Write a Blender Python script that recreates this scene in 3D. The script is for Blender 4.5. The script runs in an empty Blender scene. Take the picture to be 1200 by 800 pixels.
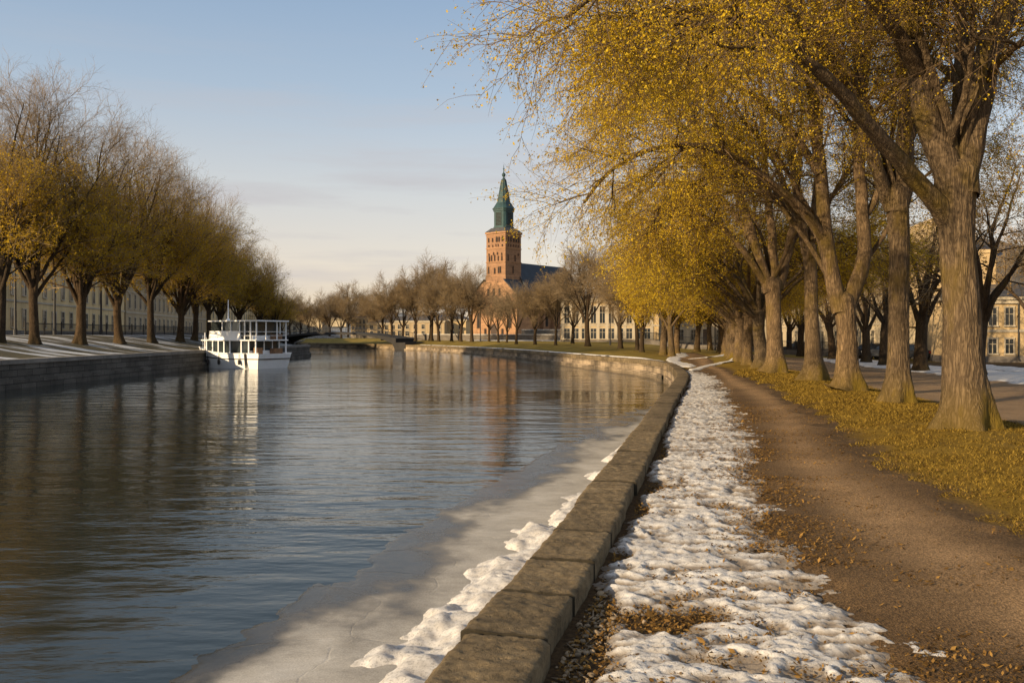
import bpy, bmesh, math, random
import numpy as np
from mathutils import Vector, Matrix
R = math.radians
scene = bpy.context.scene
COL = scene.collection

# ------------------------------------------------------------------ camera, sky, sun, exposure
EYE = 1.7
F = 1000.0            # focal length in pixels of the 1200 px wide photograph
HOR = 392.0
cam_d = bpy.data.cameras.new('camera')
cam_d.sensor_width = 36.0
cam_d.lens = 36.0 * F / 1200.0
cam_d.shift_y = -(400.0 - HOR) / 1200.0
cam_d.clip_start = 0.05
cam_d.clip_end = 4000.0
cam = bpy.data.objects.new('camera', cam_d)
cam.location = (0, 0, EYE)
cam.rotation_euler = (R(90), 0, 0)
COL.objects.link(cam)
scene.camera = cam

SUN_DIR = Vector((-0.77, -0.64, 0)).normalized()    # horizontal direction towards the sun
SUN_EL = R(17)
world = bpy.data.worlds.new('World')
scene.world = world
world.use_nodes = True
wn, wl = world.node_tree.nodes, world.node_tree.links
wn.clear()
w_out = wn.new('ShaderNodeOutputWorld')
w_bg = wn.new('ShaderNodeBackground')
w_bg.inputs['Strength'].default_value = 0.15
w_sky = wn.new('ShaderNodeTexSky')
w_sky.sky_type = 'NISHITA'
w_sky.sun_disc = False
w_sky.sun_elevation = SUN_EL
w_sky.sun_rotation = math.atan2(SUN_DIR.x, SUN_DIR.y)
w_sky.air_density = 1.0
w_sky.dust_density = 1.0
w_sky.ozone_density = 1.0
w_tc = wn.new('ShaderNodeTexCoord')
w_sep = wn.new('ShaderNodeSeparateXYZ')
wl.new(w_tc.outputs['Generated'], w_sep.inputs[0])
# warm low band of air over the horizon
w_ramp = wn.new('ShaderNodeValToRGB')
cr_ = w_ramp.color_ramp
SKY = [(0.0, (4.6, 3.55, 2.65)), (0.07, (4.75, 3.85, 3.15)), (0.17, (3.75, 3.65, 3.55)), (0.27, (2.5, 3.0, 3.6)), (0.40, (1.55, 2.25, 3.25)), (0.6, (2.3, 2.5, 2.9)), (1.0, (2.6, 2.7, 2.9))]
while len(cr_.elements) < len(SKY): cr_.elements.new(0.5)
for e, (p, c) in zip(cr_.elements, SKY): e.position = p; e.color = (c[0]*0.78, c[1]*0.78, c[2]*0.78, 1)
wl.new(w_sep.outputs['Z'], w_ramp.inputs[0])
w_mul = wn.new('ShaderNodeMixRGB'); w_mul.blend_type = 'MIX'; w_mul.inputs[0].default_value = 0.8
wl.new(w_sky.outputs[0], w_mul.inputs[1]); wl.new(w_ramp.outputs[0], w_mul.inputs[2])
# thin streaks of cloud low in the sky
w_map = wn.new('ShaderNodeMapping'); w_map.inputs['Scale'].default_value = (1.6, 1.6, 15.0)
wl.new(w_tc.outputs['Generated'], w_map.inputs[0])
w_noise = wn.new('ShaderNodeTexNoise'); w_noise.inputs['Scale'].default_value = 2.2
w_noise.inputs['Detail'].default_value = 5; w_noise.inputs['Roughness'].default_value = 0.55
wl.new(w_map.outputs[0], w_noise.inputs['Vector'])
w_cr = wn.new('ShaderNodeValToRGB')
w_cr.color_ramp.elements[0].position = 0.50; w_cr.color_ramp.elements[1].position = 0.76
wl.new(w_noise.outputs['Fac'], w_cr.inputs[0])
w_band = wn.new('ShaderNodeValToRGB')
w_band.color_ramp.elements[0].position = 0.01; w_band.color_ramp.elements[0].color = (0.3, 0.3, 0.3, 1)
w_band.color_ramp.elements[1].position = 0.34; w_band.color_ramp.elements[1].color = (0, 0, 0, 1)
e = w_band.color_ramp.elements.new(0.12); e.color = (0.95, 0.95, 0.95, 1)
wl.new(w_sep.outputs['Z'], w_band.inputs[0])
w_f = wn.new('ShaderNodeMath'); w_f.operation = 'MULTIPLY'
wl.new(w_cr.outputs[0], w_f.inputs[0]); wl.new(w_band.outputs[0], w_f.inputs[1])
w_cl = wn.new('ShaderNodeMixRGB'); w_cl.blend_type = 'MIX'
w_cl.inputs[2].default_value = (2.5, 2.4, 2.5, 1)
wl.new(w_f.outputs[0], w_cl.inputs[0]); wl.new(w_mul.outputs[0], w_cl.inputs[1])
wl.new(w_cl.outputs[0], w_bg.inputs['Color'])
wl.new(w_bg.outputs[0], w_out.inputs['Surface'])

sun_d = bpy.data.lights.new('sun', 'SUN')
sun_d.energy = 4.8
sun_d.angle = R(0.6)
sun_d.color = (1.0, 0.76, 0.46)
sun = bpy.data.objects.new('sun', sun_d)
sd = Vector((SUN_DIR.x * math.cos(SUN_EL), SUN_DIR.y * math.cos(SUN_EL), math.sin(SUN_EL)))
sun.rotation_euler = sd.to_track_quat('Z', 'Y').to_euler()
sun.location = (-60, -60, 60)
COL.objects.link(sun)

scene.view_settings.view_transform = 'Standard'
scene.view_settings.look = 'None'
scene.view_settings.exposure = 0.56
scene.view_settings.gamma = 1.0
scene.view_settings.use_curve_mapping = False
scene.cycles.max_bounces = 6
scene.cycles.transparent_max_bounces = 4
scene.cycles.use_denoising = True
scene.cycles.sample_clamp_indirect = 4.0

# ------------------------------------------------------------------ helpers
def P(px, py, d):
    """point seen at pixel (px, py) of the photograph, d metres away along the view axis"""
    return Vector(((px - 600) / F * d, d, EYE - (py - HOR) / F * d))

def link(o, parent=None):
    COL.objects.link(o)
    if parent is not None:
        o.parent = parent
    return o

def empty(name, loc, rz=0.0):
    o = bpy.data.objects.new(name, None)
    o.location = loc
    o.rotation_euler = (0, 0, rz)
    o.empty_display_size = 0.3
    return link(o)

def tag(o, label=None, cat=None, group=None, kind=None):
    if label: o['label'] = label
    if cat: o['category'] = cat
    if group: o['group'] = group
    if kind: o['kind'] = kind
    return o

def copy_tree(o, parent=None):
    c = o.copy(); COL.objects.link(c)
    if parent is not None: c.parent = parent
    for ch in list(o.children): copy_tree(ch, c)
    return c

def make_mesh(name, V, Q, mats, midx=None, smooth=False, parent=None, uv=None, tris=None):
    V = np.asarray(V, dtype=np.float64).reshape(-1, 3)
    me = bpy.data.meshes.new(name)
    nq = 0 if Q is None else len(Q)
    nt = 0 if tris is None else len(tris)
    me.vertices.add(len(V)); me.vertices.foreach_set('co', V.ravel())
    me.loops.add(nq * 4 + nt * 3)
    li = []
    if nq: li.append(np.asarray(Q, dtype=np.int32).ravel())
    if nt: li.append(np.asarray(tris, dtype=np.int32).ravel())
    me.loops.foreach_set('vertex_index', np.concatenate(li))
    me.polygons.add(nq + nt)
    st = np.concatenate([np.arange(nq) * 4, nq * 4 + np.arange(nt) * 3]).astype(np.int32)
    me.polygons.foreach_set('loop_start', st)
    if midx is not None:
        me.polygons.foreach_set('material_index', np.asarray(midx, dtype=np.int32))
    for m in (mats if isinstance(mats, (list, tuple)) else [mats]): me.materials.append(m)
    me.polygons.foreach_set('use_smooth', np.full(nq + nt, smooth, dtype=bool))
    me.update(calc_edges=True)
    me.validate()
    if uv is not None:
        lay = me.uv_layers.new(name='UVMap')
        idx = np.empty(len(me.loops), dtype=np.int32); me.loops.foreach_get('vertex_index', idx)
        lay.data.foreach_set('uv', np.asarray(uv)[idx].ravel())
    o = bpy.data.objects.new(name, me)
    return link(o, parent)

class MB:
    """collects boxes, prisms and tubes into one mesh"""
    def __init__(s): s.v = []; s.f = []; s.m = []
    def add(s, vs, fs, m=0):
        b = len(s.v); s.v += [tuple(p) for p in vs]
        for f in fs: s.f.append([i + b for i in f]); s.m.append(m)
    def box(s, a, b, m=0, M=None):
        x0, y0, z0 = a; x1, y1, z1 = b
        vs = [Vector(p) for p in ((x0,y0,z0),(x1,y0,z0),(x1,y1,z0),(x0,y1,z0),(x0,y0,z1),(x1,y0,z1),(x1,y1,z1),(x0,y1,z1))]
        if M is not None: vs = [M @ p for p in vs]
        s.add(vs, [(0,3,2,1),(4,5,6,7),(0,1,5,4),(1,2,6,5),(2,3,7,6),(3,0,4,7)], m)
    def prism(s, poly, z0, z1, m=0, scale1=1.0, c=None):
        n = len(poly)
        if c is None: c = (sum(p[0] for p in poly)/n, sum(p[1] for p in poly)/n)
        lo = [(x, y, z0) for x, y in poly]
        hi = [(c[0]+(x-c[0])*scale1, c[1]+(y-c[1])*scale1, z1) for x, y in poly]
        fs = [tuple(reversed(range(n))), tuple(range(n, 2*n))]
        for i in range(n):
            j = (i+1) % n; fs.append((i, j, n+j, n+i))
        s.add(lo+hi, fs, m)
    def tube(s, pts, rads, n=8, m=0, cap=True):
        pts = [Vector(p) for p in pts]
        if not isinstance(rads, (list, tuple)): rads = [rads]*len(pts)
        b = len(s.v)
        for i, p in enumerate(pts):
            t = (pts[min(i+1, len(pts)-1)] - pts[max(i-1, 0)]).normalized()
            u = t.cross(Vector((0,0,1)) if abs(t.z) < 0.9 else Vector((1,0,0))).normalized()
            w = t.cross(u)
            for k in range(n):
                a = 2*math.pi*k/n
                s.v.append(tuple(p + (u*math.cos(a)+w*math.sin(a))*rads[i]))
        for i in range(len(pts)-1):
            for k in range(n):
                k2 = (k+1) % n
                s.f.append([b+i*n+k, b+i*n+k2, b+(i+1)*n+k2, b+(i+1)*n+k]); s.m.append(m)
        if cap:
            s.f.append([b+k for k in reversed(range(n))]); s.m.append(m)
            s.f.append([b+(len(pts)-1)*n+k for k in range(n)]); s.m.append(m)
    def lathe(s, prof, n=16, c=(0,0), m=0):
        s.tube([(c[0], c[1], z) for r, z in prof], [max(r, 1e-3) for r, z in prof], n, m)
    def build(s, name, mats, parent=None, bevel=0, smooth=False):
        me = bpy.data.meshes.new(name)
        me.from_pydata(s.v, [], s.f)
        for m in (mats if isinstance(mats, (list, tuple)) else [mats]): me.materials.append(m)
        me.polygons.foreach_set('material_index', s.m)
        bm = bmesh.new(); bm.from_mesh(me)
        bmesh.ops.recalc_face_normals(bm, faces=bm.faces)
        if bevel: bmesh.ops.bevel(bm, geom=bm.edges[:], offset=bevel, segments=2, affect='EDGES', profile=0.6)
        bm.to_mesh(me); bm.free()
        if smooth: me.polygons.foreach_set('use_smooth', [True]*len(me.polygons))
        me.update()
        return link(bpy.data.objects.new(name, me), parent)

# ---- numpy noise
def _hash(ix, iy, seed):
    h = (ix.astype(np.int64) * 374761393 + iy.astype(np.int64) * 668265263 + seed * 1442695041) & 0xFFFFFFFF
    h = ((h ^ (h >> 13)) * 1274126177) & 0xFFFFFFFF
    h = h ^ (h >> 16)
    return (h & 0xFFFFFF) / float(0xFFFFFF)
def vnoise(x, y, seed=0):
    x = np.asarray(x, float); y = np.asarray(y, float)
    ix = np.floor(x); iy = np.floor(y)
    fx = x - ix; fy = y - iy
    fx = fx*fx*fx*(fx*(fx*6-15)+10); fy = fy*fy*fy*(fy*(fy*6-15)+10)
    a = _hash(ix, iy, seed); b = _hash(ix+1, iy, seed); c = _hash(ix, iy+1, seed); d = _hash(ix+1, iy+1, seed)
    return (a*(1-fx)+b*fx)*(1-fy) + (c*(1-fx)+d*fx)*fy
def fbm(x, y, seed=0, oct=4, gain=0.5):
    s = 0; a = 1; n = 0
    for i in range(oct):
        s = s + a*vnoise(x*2**i, y*2**i, seed+i*17); n += a; a *= gain
    return s/n
def sstep(a, b, x):
    t = np.clip((np.asarray(x, float)-a)/(b-a), 0, 1); return t*t*(3-2*t)

# ------------------------------------------------------------------ materials
def new_mat(name):
    m = bpy.data.materials.new(name); m.use_nodes = True
    nt = m.node_tree; b = nt.nodes['Principled BSDF']
    return m, nt, b
def node(nt, typ, **kw):
    n = nt.nodes.new(typ)
    for k, v in kw.items():
        if k.startswith('i_'):
            n.inputs[k[2:]].default_value = v
        else: setattr(n, k, v)
    return n
def noise_node(nt, vec, scale, detail=4, rough=0.55):
    n = nt.nodes.new('ShaderNodeTexNoise')
    n.inputs['Scale'].default_value = scale; n.inputs['Detail'].default_value = detail; n.inputs['Roughness'].default_value = rough
    if vec is not None: nt.links.new(vec, n.inputs['Vector'])
    return n.outputs['Fac']
def ramp(nt, fac, stops):
    r = nt.nodes.new('ShaderNodeValToRGB')
    el = r.color_ramp.elements
    while len(el) < len(stops): el.new(0.5)
    for e, (p, c) in zip(el, stops):
        e.position = p; e.color = (c[0], c[1], c[2], 1) if hasattr(c, '__len__') else (c, c, c, 1)
    nt.links.new(fac, r.inputs[0]); return r.outputs[0]
def mix(nt, fac, a, b, blend='MIX'):
    n = nt.nodes.new('ShaderNodeMixRGB'); n.blend_type = blend
    for i, v in ((0, fac), (1, a), (2, b)):
        if isinstance(v, bpy.types.NodeSocket): nt.links.new(v, n.inputs[i])
        elif i == 0: n.inputs[0].default_value = v
        else: n.inputs[i].default_value = (v[0], v[1], v[2], 1)
    return n.outputs[0]
def mapping(nt, src='Object', scale=(1,1,1)):
    tc = nt.nodes.new('ShaderNodeTexCoord')
    mp = nt.nodes.new('ShaderNodeMapping'); mp.inputs['Scale'].default_value = scale
    nt.links.new(tc.outputs[src], mp.inputs[0]); return mp.outputs[0]
def bump(nt, b, h, strength=0.5, dist=0.02):
    n = nt.nodes.new('ShaderNodeBump'); n.inputs['Strength'].default_value = strength; n.inputs['Distance'].default_value = dist
    nt.links.new(h, n.inputs['Height']); nt.links.new(n.outputs[0], b.inputs['Normal']); return n
def simple_mat(name, c, rough=0.7, var=0.25, scale=3.0, metal=0.0, bmp=0.0, bscale=30):
    m, nt, b = new_mat(name)
    v = mapping(nt)
    f = noise_node(nt, v, scale, 5)
    col = ramp(nt, f, [(0.3, [x*(1-var) for x in c]), (0.7, [min(1, x*(1+var)) for x in c])])
    nt.links.new(col, b.inputs['Base Color'])
    b.inputs['Roughness'].default_value = rough; b.inputs['Metallic'].default_value = metal
    if bmp: bump(nt, b, noise_node(nt, v, bscale, 4), bmp, 0.02)
    return m

def n_col(nt, vec, scale):
    n = nt.nodes.new('ShaderNodeTexNoise'); n.inputs['Scale'].default_value = scale; nt.links.new(vec, n.inputs['Vector']); return n.outputs['Color']
def bark_mat(name, dark, light, moss, moss_amt=0.5):
    m, nt, b = new_mat(name)
    warp = mix(nt, 0.08, mapping(nt, 'Object', (1, 1, 0.13)), n_col(nt, mapping(nt, 'Object', (1, 1, 0.6)), 4), 'ADD')
    n0 = noise_node(nt, warp, 21, 3, 0.5)
    rid = ramp(nt, n0, [(0.30, 1.0), (0.50, 0.0), (0.70, 1.0)])
    n1 = noise_node(nt, mapping(nt, 'Object', (1, 1, 0.22)), 60, 5, 0.7)
    h = mix(nt, 0.40, rid, n1)
    col = ramp(nt, h, [(0.12, dark), (0.42, [(x+y)/2 for x, y in zip(dark, light)]), (0.85, light)])
    big = noise_node(nt, mapping(nt, 'Object', (1, 1, 0.5)), 1.6, 3)
    mf = ramp(nt, big, [(0.62 - 0.12*moss_amt, 0.0), (0.78 - 0.1*moss_amt, 0.75)])
    sep = nt.nodes.new('ShaderNodeSeparateXYZ'); tc = nt.nodes.new('ShaderNodeTexCoord')
    nt.links.new(tc.outputs['Object'], sep.inputs[0])
    low = ramp(nt, sep.outputs['Z'], [(0.0, 0.7*moss_amt), (0.9, 0.0)])
    mfac = mix(nt, 1.0, mf, low, 'ADD')
    oi = nt.nodes.new('ShaderNodeObjectInfo')
    tone = ramp(nt, oi.outputs['Random'], [(0.0, (0.78, 0.80, 0.84)), (1.0, (1.18, 1.10, 1.0))])
    blot = ramp(nt, noise_node(nt, mapping(nt, 'Object', (1, 1, 0.45)), 3.2, 5, 0.65), [(0.32, 0.62), (0.6, 1.12)])
    col = mix(nt, 1.0, mix(nt, 1.0, col, tone, 'MULTIPLY'), blot, 'MULTIPLY')
    nt.links.new(mix(nt, mfac, col, moss), b.inputs['Base Color'])
    b.inputs['Roughness'].default_value = 0.95
    b.inputs['Specular IOR Level'].default_value = 0.15
    bump(nt, b, h, 0.9, 0.03)
    return m

def leaf_mat(name, stops, trans=0.4):
    m, nt, b = new_mat(name)
    nt.nodes.remove(b)
    g = nt.nodes.new('ShaderNodeNewGeometry')
    big = noise_node(nt, mapping(nt, 'Object'), 0.9, 3)
    f = mix(nt, 0.35, g.outputs['Random Per Island'], big)
    col = ramp(nt, f, stops)
    d = nt.nodes.new('ShaderNodeBsdfDiffuse'); t = nt.nodes.new('ShaderNodeBsdfTranslucent')
    nt.links.new(col, d.inputs[0]); nt.links.new(col, t.inputs[0])
    mx = nt.nodes.new('ShaderNodeMixShader'); mx.inputs[0].default_value = trans
    nt.links.new(d.outputs[0], mx.inputs[1]); nt.links.new(t.outputs[0], mx.inputs[2])
    nt.links.new(mx.outputs[0], nt.nodes['Material Output'].inputs[0])
    return m

def stone_mat(name, c, mortar, bw, bh, rough=0.85, var=0.3, stain=0.5, uv=True, bmp=0.6, msize=0.02):
    m, nt, b = new_mat(name)
    v = mapping(nt, 'UV' if uv else 'Object')
    br = nt.nodes.new('ShaderNodeTexBrick')
    nt.links.new(v, br.inputs['Vector'])
    br.inputs['Color1'].default_value = (*[x*(1-var) for x in c], 1)
    br.inputs['Color2'].default_value = (*[min(1, x*(1+var)) for x in c], 1)
    br.inputs['Mortar'].default_value = (*mortar, 1)
    br.inputs['Scale'].default_value = 1.0
    br.inputs['Mortar Size'].default_value = msize
    br.inputs['Mortar Smooth'].default_value = 0.4
    br.inputs['Brick Width'].default_value = bw; br.inputs['Row Height'].default_value = bh
    vo = mapping(nt, 'Object')
    st = ramp(nt, noise_node(nt, vo, 0.5, 5, 0.6), [(0.36, 1 - stain), (0.6, 1.0)])
    fine = ramp(nt, noise_node(nt, vo, 14, 4, 0.65), [(0.25, 0.65), (0.75, 1.2)])
    col = mix(nt, 1.0, mix(nt, 1.0, br.outputs['Color'], st, 'MULTIPLY'), fine, 'MULTIPLY')
    nt.links.new(col, b.inputs['Base Color']); b.inputs['Roughness'].default_value = rough
    b.inputs['Specular IOR Level'].default_value = 0.25
    hh = mix(nt, 0.5, br.outputs['Fac'], fine, 'SUBTRACT')
    n = bump(nt, b, hh, bmp, 0.03); n.invert = True
    return m

M = {}
M['bark'] = bark_mat('bark', (0.060, 0.042, 0.026), (0.23, 0.165, 0.098), (0.13, 0.088, 0.014), 0.9)
M['bark_dark'] = bark_mat('bark_dark', (0.03, 0.021, 0.014), (0.10, 0.07, 0.042), (0.06, 0.05, 0.015), 0.3)
M['twig'] = simple_mat('twig', (0.115, 0.072, 0.034), 0.9, 0.3)
M['twig_bare'] = simple_mat('twig_bare', (0.20, 0.143, 0.078), 0.9, 0.3)
M['twig_pale'] = simple_mat('twig_pale', (0.28, 0.20, 0.105), 0.9, 0.3)
M['leaf_gold'] = leaf_mat('leaf_gold', [(0.15, (0.30, 0.18, 0.015)), (0.40, (0.58, 0.38, 0.025)), (0.62, (0.68, 0.48, 0.035)), (0.80, (0.74, 0.56, 0.075)), (0.97, (0.48, 0.44, 0.055))], 0.42)
M['leaf_olive'] = leaf_mat('leaf_olive', [(0.2, (0.34, 0.21, 0.02)), (0.55, (0.62, 0.40, 0.03)), (0.9, (0.78, 0.54, 0.06))], 0.55)
M['leaf_brown'] = leaf_mat('leaf_brown', [(0.2, (0.15, 0.09, 0.03)), (0.6, (0.26, 0.16, 0.05)), (0.95, (0.38, 0.24, 0.06))], 0.3)
# ------------------------------------------------------------------ the lie of the land
WATER_Z = -0.9
Q_CTRL = [(-6.5,-20),(-2.6,-4.4),(-0.44,4.17),(0.47,7.8),(1.0,10.1),(2.3,15.7),(3.7,21.8),(6.1,32),(7.35,38),(8.6,46),
          (9.15,51),(9.25,55),(8.7,60),(7.2,66),(4.4,78),(-1.3,102),(-12.6,134),(-22,152),(-33,167),(-48,184),(-75,205),(-130,240),(-300,330),(-700,520)]
def catmull(pts, n):
    pts = [np.array(p, float) for p in pts]
    out = []
    for i in range(len(pts)-1):
        p0 = pts[max(i-1,0)]; p1 = pts[i]; p2 = pts[i+1]; p3 = pts[min(i+2,len(pts)-1)]
        for k in range(n):
            t = k/n
            out.append(0.5*((2*p1)+(-p0+p2)*t+(2*p0-5*p1+4*p2-p3)*t*t+(-p0+3*p1-3*p2+p3)*t**3))
    out.append(pts[-1]); return np.array(out)
_q = catmull(Q_CTRL, 24)
_ql = np.concatenate([[0], np.cumsum(np.linalg.norm(np.diff(_q, axis=0), axis=1))])
U0 = float(np.interp(4.17, _q[:200,1], _ql[:200]))        # arc length where the kerb enters the picture
def q_pt(u):
    u = np.asarray(u, float)
    return np.stack([np.interp(u, _ql, _q[:,0]), np.interp(u, _ql, _q[:,1])], -1)
def q_nrm(u):
    t = q_pt(np.asarray(u)+0.6) - q_pt(np.asarray(u)-0.6)
    t = t/np.linalg.norm(t, axis=-1, keepdims=True)
    return np.stack([t[...,1], -t[...,0]], -1)            # towards the land
def q_off(u, v):
    return q_pt(u) + q_nrm(u)*np.asarray(v)[..., None]
def u_at(d):                                              # arc length of the kerb d metres ahead (near reach only)
    k = _q[:,1].searchsorted(d) if False else None
    return float(np.interp(d, _q[:300,1], _ql[:300]))
UEND = float(_ql[-1])

ROW_Y = [-20, 0, 14.8, 20, 26, 32, 40, 56, 70, 100, 200]
ROW_X = [-1.5, 4.6, 7.9, 8.8, 9.7, 10.6, 11.6, 14.4, 17.4, 24, 46]
def row_x(y): return np.interp(y, ROW_Y, ROW_X)
def z_right(x, y):
    x = np.asarray(x, float); y = np.asarray(y, float)
    xt = row_x(y); s = x - xt
    mound = np.exp(-(s/1.9)**2) * (1 - sstep(60, 90, y))
    z = -0.14 + 0.26*mound
    z = z + (0.22*sstep(52, 62, y) + 0.55*sstep(65, 132, y))*(1 - sstep(-9, -3, s)) + 0.3*sstep(130, 250, y)
    z = z - 0.42*sstep(22, 75, y)*sstep(1, 9, s)*(1-sstep(110,180,y))
    z = z + 9.0*sstep(270, 430, np.hypot(x, y))
    return z + 0.05*(fbm(x*0.5, y*0.5, 3) - 0.5)
def z_left(x, y):
    q = np.where(np.asarray(y) < 101.5, -24.0, -46.0)
    s = q - np.asarray(x)
    return 0.42 + 1.25*sstep(0.5, 10.5, s) + 11*sstep(250, 420, np.hypot(x, y)) + 0.05*(fbm(np.asarray(x)*0.4, np.asarray(y)*0.4, 5) - 0.5)*sstep(0.4, 1.5, s)

PATH_L = ([-6, 2, 4.4, 5.8, 8.3, 14, 20.5, 28.6, 35, 45, 55, 70, 85], [2.0, 2.05, 2.07, 2.1, 2.4, 3.9, 5.3, 7.0, 8.3, 9.9, 11.3, 12.6, 14.5])
PATH_R = ([-6, 2, 5, 7.3, 10.7, 18.4, 28.6, 37, 45, 55, 70, 85], [4.1, 4.1, 4.1, 4.3, 4.8, 6.6, 8.5, 9.6, 11.0, 13.0, 15.9, 18.4])

def grid_mesh(name, X, Y, Z, mat, smooth=True, uv=None, attr=None):
    """X, Y, Z: (m, n) arrays"""
    m, n = X.shape
    V = np.stack([X, Y, Z], -1).reshape(-1, 3)
    i = np.arange(m-1)[:, None]*n + np.arange(n-1)[None, :]
    Q = np.stack([i, i+n, i+n+1, i+1], -1).reshape(-1, 4)
    a, b, c = V[Q[0,0]], V[Q[0,1]], V[Q[0,2]]
    if np.cross(b-a, c-a)[2] < 0: Q = Q[:, ::-1]
    o = make_mesh(name, V, Q, mat, smooth=smooth, uv=uv)
    if attr:
        for k, val in attr.items():
            at = o.data.attributes.new(k, 'FLOAT', 'POINT'); at.data.foreach_set('value', val.ravel().astype(np.float32))
    return o

# ---- ground of the right bank
def ground_material():
    m, nt, b = new_mat('ground_grass')
    v = mapping(nt)
    f1 = noise_node(nt, v, 1.3, 5, 0.6); f2 = noise_node(nt, v, 26, 4, 0.7)
    g = ramp(nt, mix(nt, 0.5, f1, f2), [(0.3, (0.075, 0.045, 0.010)), (0.5, (0.20, 0.125, 0.018)), (0.7, (0.31, 0.20, 0.030))])
    s = ramp(nt, f2, [(0.3, (0.045, 0.030, 0.018)), (0.7, (0.13, 0.085, 0.045))])
    at = nt.nodes.new('ShaderNodeAttribute'); at.attribute_name = 'soil'
    sm = mix(nt, 1.0, at.outputs['Fac'], ramp(nt, f1, [(0.3, -0.0), (0.7, 0.5)]), 'ADD')
    sm = ramp(nt, sm, [(0.55, 0.0), (0.95, 1.0)])
    far = nt.nodes.new('ShaderNodeAttribute'); far.attribute_name = 'lawn'
    lawn = ramp(nt, noise_node(nt, v, 0.6, 5, 0.6), [(0.3, (0.14, 0.100, 0.022)), (0.7, (0.28, 0.20, 0.042))])
    g = mix(nt, far.outputs['Fac'], g, lawn)
    nt.links.new(mix(nt, sm, g, s), b.inputs['Base Color'])
    b.inputs['Roughness'].default_value = 1.0; b.inputs['Specular IOR Level'].default_value = 0.1
    bump(nt, b, mix(nt, 0.4, noise_node(nt, v, 45, 5, 0.7), f1), 0.9, 0.04)
    return m
M['ground'] = ground_material()
uu = np.concatenate([np.arange(0, U0+60, 0.4), np.arange(U0+60, U0+230, 1.5), np.linspace(U0+230, UEND, 60)])
vv = np.concatenate([np.arange(0.45, 3, 0.3), np.arange(3, 18, 0.5), np.arange(18, 60, 2.0), np.geomspace(60, 1500, 26)])
UU, VV = np.meshgrid(uu, vv, indexing='ij')
XY = q_off(UU, VV); GX, GY = XY[...,0], XY[...,1]
GZ = z_right(GX, GY)
GZ = np.where(GY > 47, np.minimum(GZ, -0.02 + 0.75*sstep(1.0, 9.0, VV)), GZ)
pl = np.interp(GY, *PATH_L); pr = np.interp(GY, *PATH_R)
soil = np.clip((1 - sstep(-0.4, 0.9, GX - pr)), 0, 1)*(1 - sstep(40, 52, GY)) + 0.35*np.exp(-((GX-row_x(GY))/0.5)**2)
soil = np.maximum(soil, sstep(2.5, 6, GX-row_x(GY))*(1 - sstep(60, 90, GY))*0.8)
lawn = sstep(48, 60, GY)
tag(grid_mesh('ground', GX, GY, GZ, M['ground'], attr={'soil': soil, 'lawn': lawn}), kind='structure')

# ---- gravel path and square: their sheets dip under the ground at their ragged edges
def gravel_material(name, dark, light, worn=False):
    m, nt, b = new_mat(name)
    v = mapping(nt)
    f1 = noise_node(nt, v, 0.9, 5, 0.6); f2 = noise_node(nt, v, 60, 3, 0.8)
    vo = nt.nodes.new('ShaderNodeTexVoronoi'); vo.inputs['Scale'].default_value = 85; nt.links.new(v, vo.inputs['Vector'])
    spk = ramp(nt, vo.outputs['Color'], [(0.2, 0.55), (0.9, 1.45)])
    c = ramp(nt, mix(nt, 0.45, f1, f2), [(0.32, dark), (0.68, light)])
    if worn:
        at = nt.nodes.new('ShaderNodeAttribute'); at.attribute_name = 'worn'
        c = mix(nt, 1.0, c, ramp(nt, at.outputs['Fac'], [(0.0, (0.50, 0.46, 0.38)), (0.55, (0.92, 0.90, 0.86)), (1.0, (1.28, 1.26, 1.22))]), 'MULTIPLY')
    nt.links.new(mix(nt, 1.0, c, spk, 'MULTIPLY'), b.inputs['Base Color'])
    b.inputs['Roughness'].default_value = 0.95; b.inputs['Specular IOR Level'].default_value = 0.2
    bump(nt, b, mix(nt, 0.5, vo.outputs['Distance'], f2), 1.0, 0.015)
    return m
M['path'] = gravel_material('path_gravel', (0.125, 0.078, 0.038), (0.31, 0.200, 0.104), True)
M['square'] = gravel_material('square_gravel', (0.19, 0.125, 0.068), (0.34, 0.228, 0.128))
def strip(name, L, Rr, y0, y1, mat, lift, ny=None, nx=40, jag=0.35, seed=11, edge=0.3, steps=None):
    ys = steps if steps is not None else np.linspace(y0, y1, ny)
    t = np.linspace(-0.45, 1.3, nx)
    T, YY = np.meshgrid(t, ys, indexing='xy')
    xl = np.interp(YY, *L) if isinstance(L, tuple) else L(YY); xr = np.interp(YY, *Rr) if isinstance(Rr, tuple) else Rr(YY)
    XX = xl + (xr-xl)*T
    w = np.minimum(XX-xl, xr-XX) + jag*(fbm(XX*1.7, YY*1.7, seed, 5) - 0.5)*2
    w = np.minimum(w, np.minimum(YY-ys[0], ys[-1]-YY)*0.8)
    ZZ = z_right(XX, YY) + lift - 0.10*(1-sstep(-edge, edge, w)) + 0.012*(fbm(XX*3, YY*3, seed+3, 4)-0.5)
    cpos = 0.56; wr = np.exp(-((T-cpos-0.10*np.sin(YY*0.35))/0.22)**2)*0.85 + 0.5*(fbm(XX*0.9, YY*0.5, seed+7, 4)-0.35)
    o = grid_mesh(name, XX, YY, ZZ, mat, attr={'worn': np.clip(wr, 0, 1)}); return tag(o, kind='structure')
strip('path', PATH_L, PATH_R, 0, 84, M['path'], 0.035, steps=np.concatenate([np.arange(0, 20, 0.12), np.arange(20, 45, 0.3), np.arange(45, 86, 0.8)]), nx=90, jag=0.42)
LANE_L = lambda y: 20.2 + (y-34)*0.17
strip('gravel_square', lambda y: row_x(y)+1.3, LANE_L, 6, 80, M['square'], 0.03, ny=160, nx=60, jag=0.5, seed=23)

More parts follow.
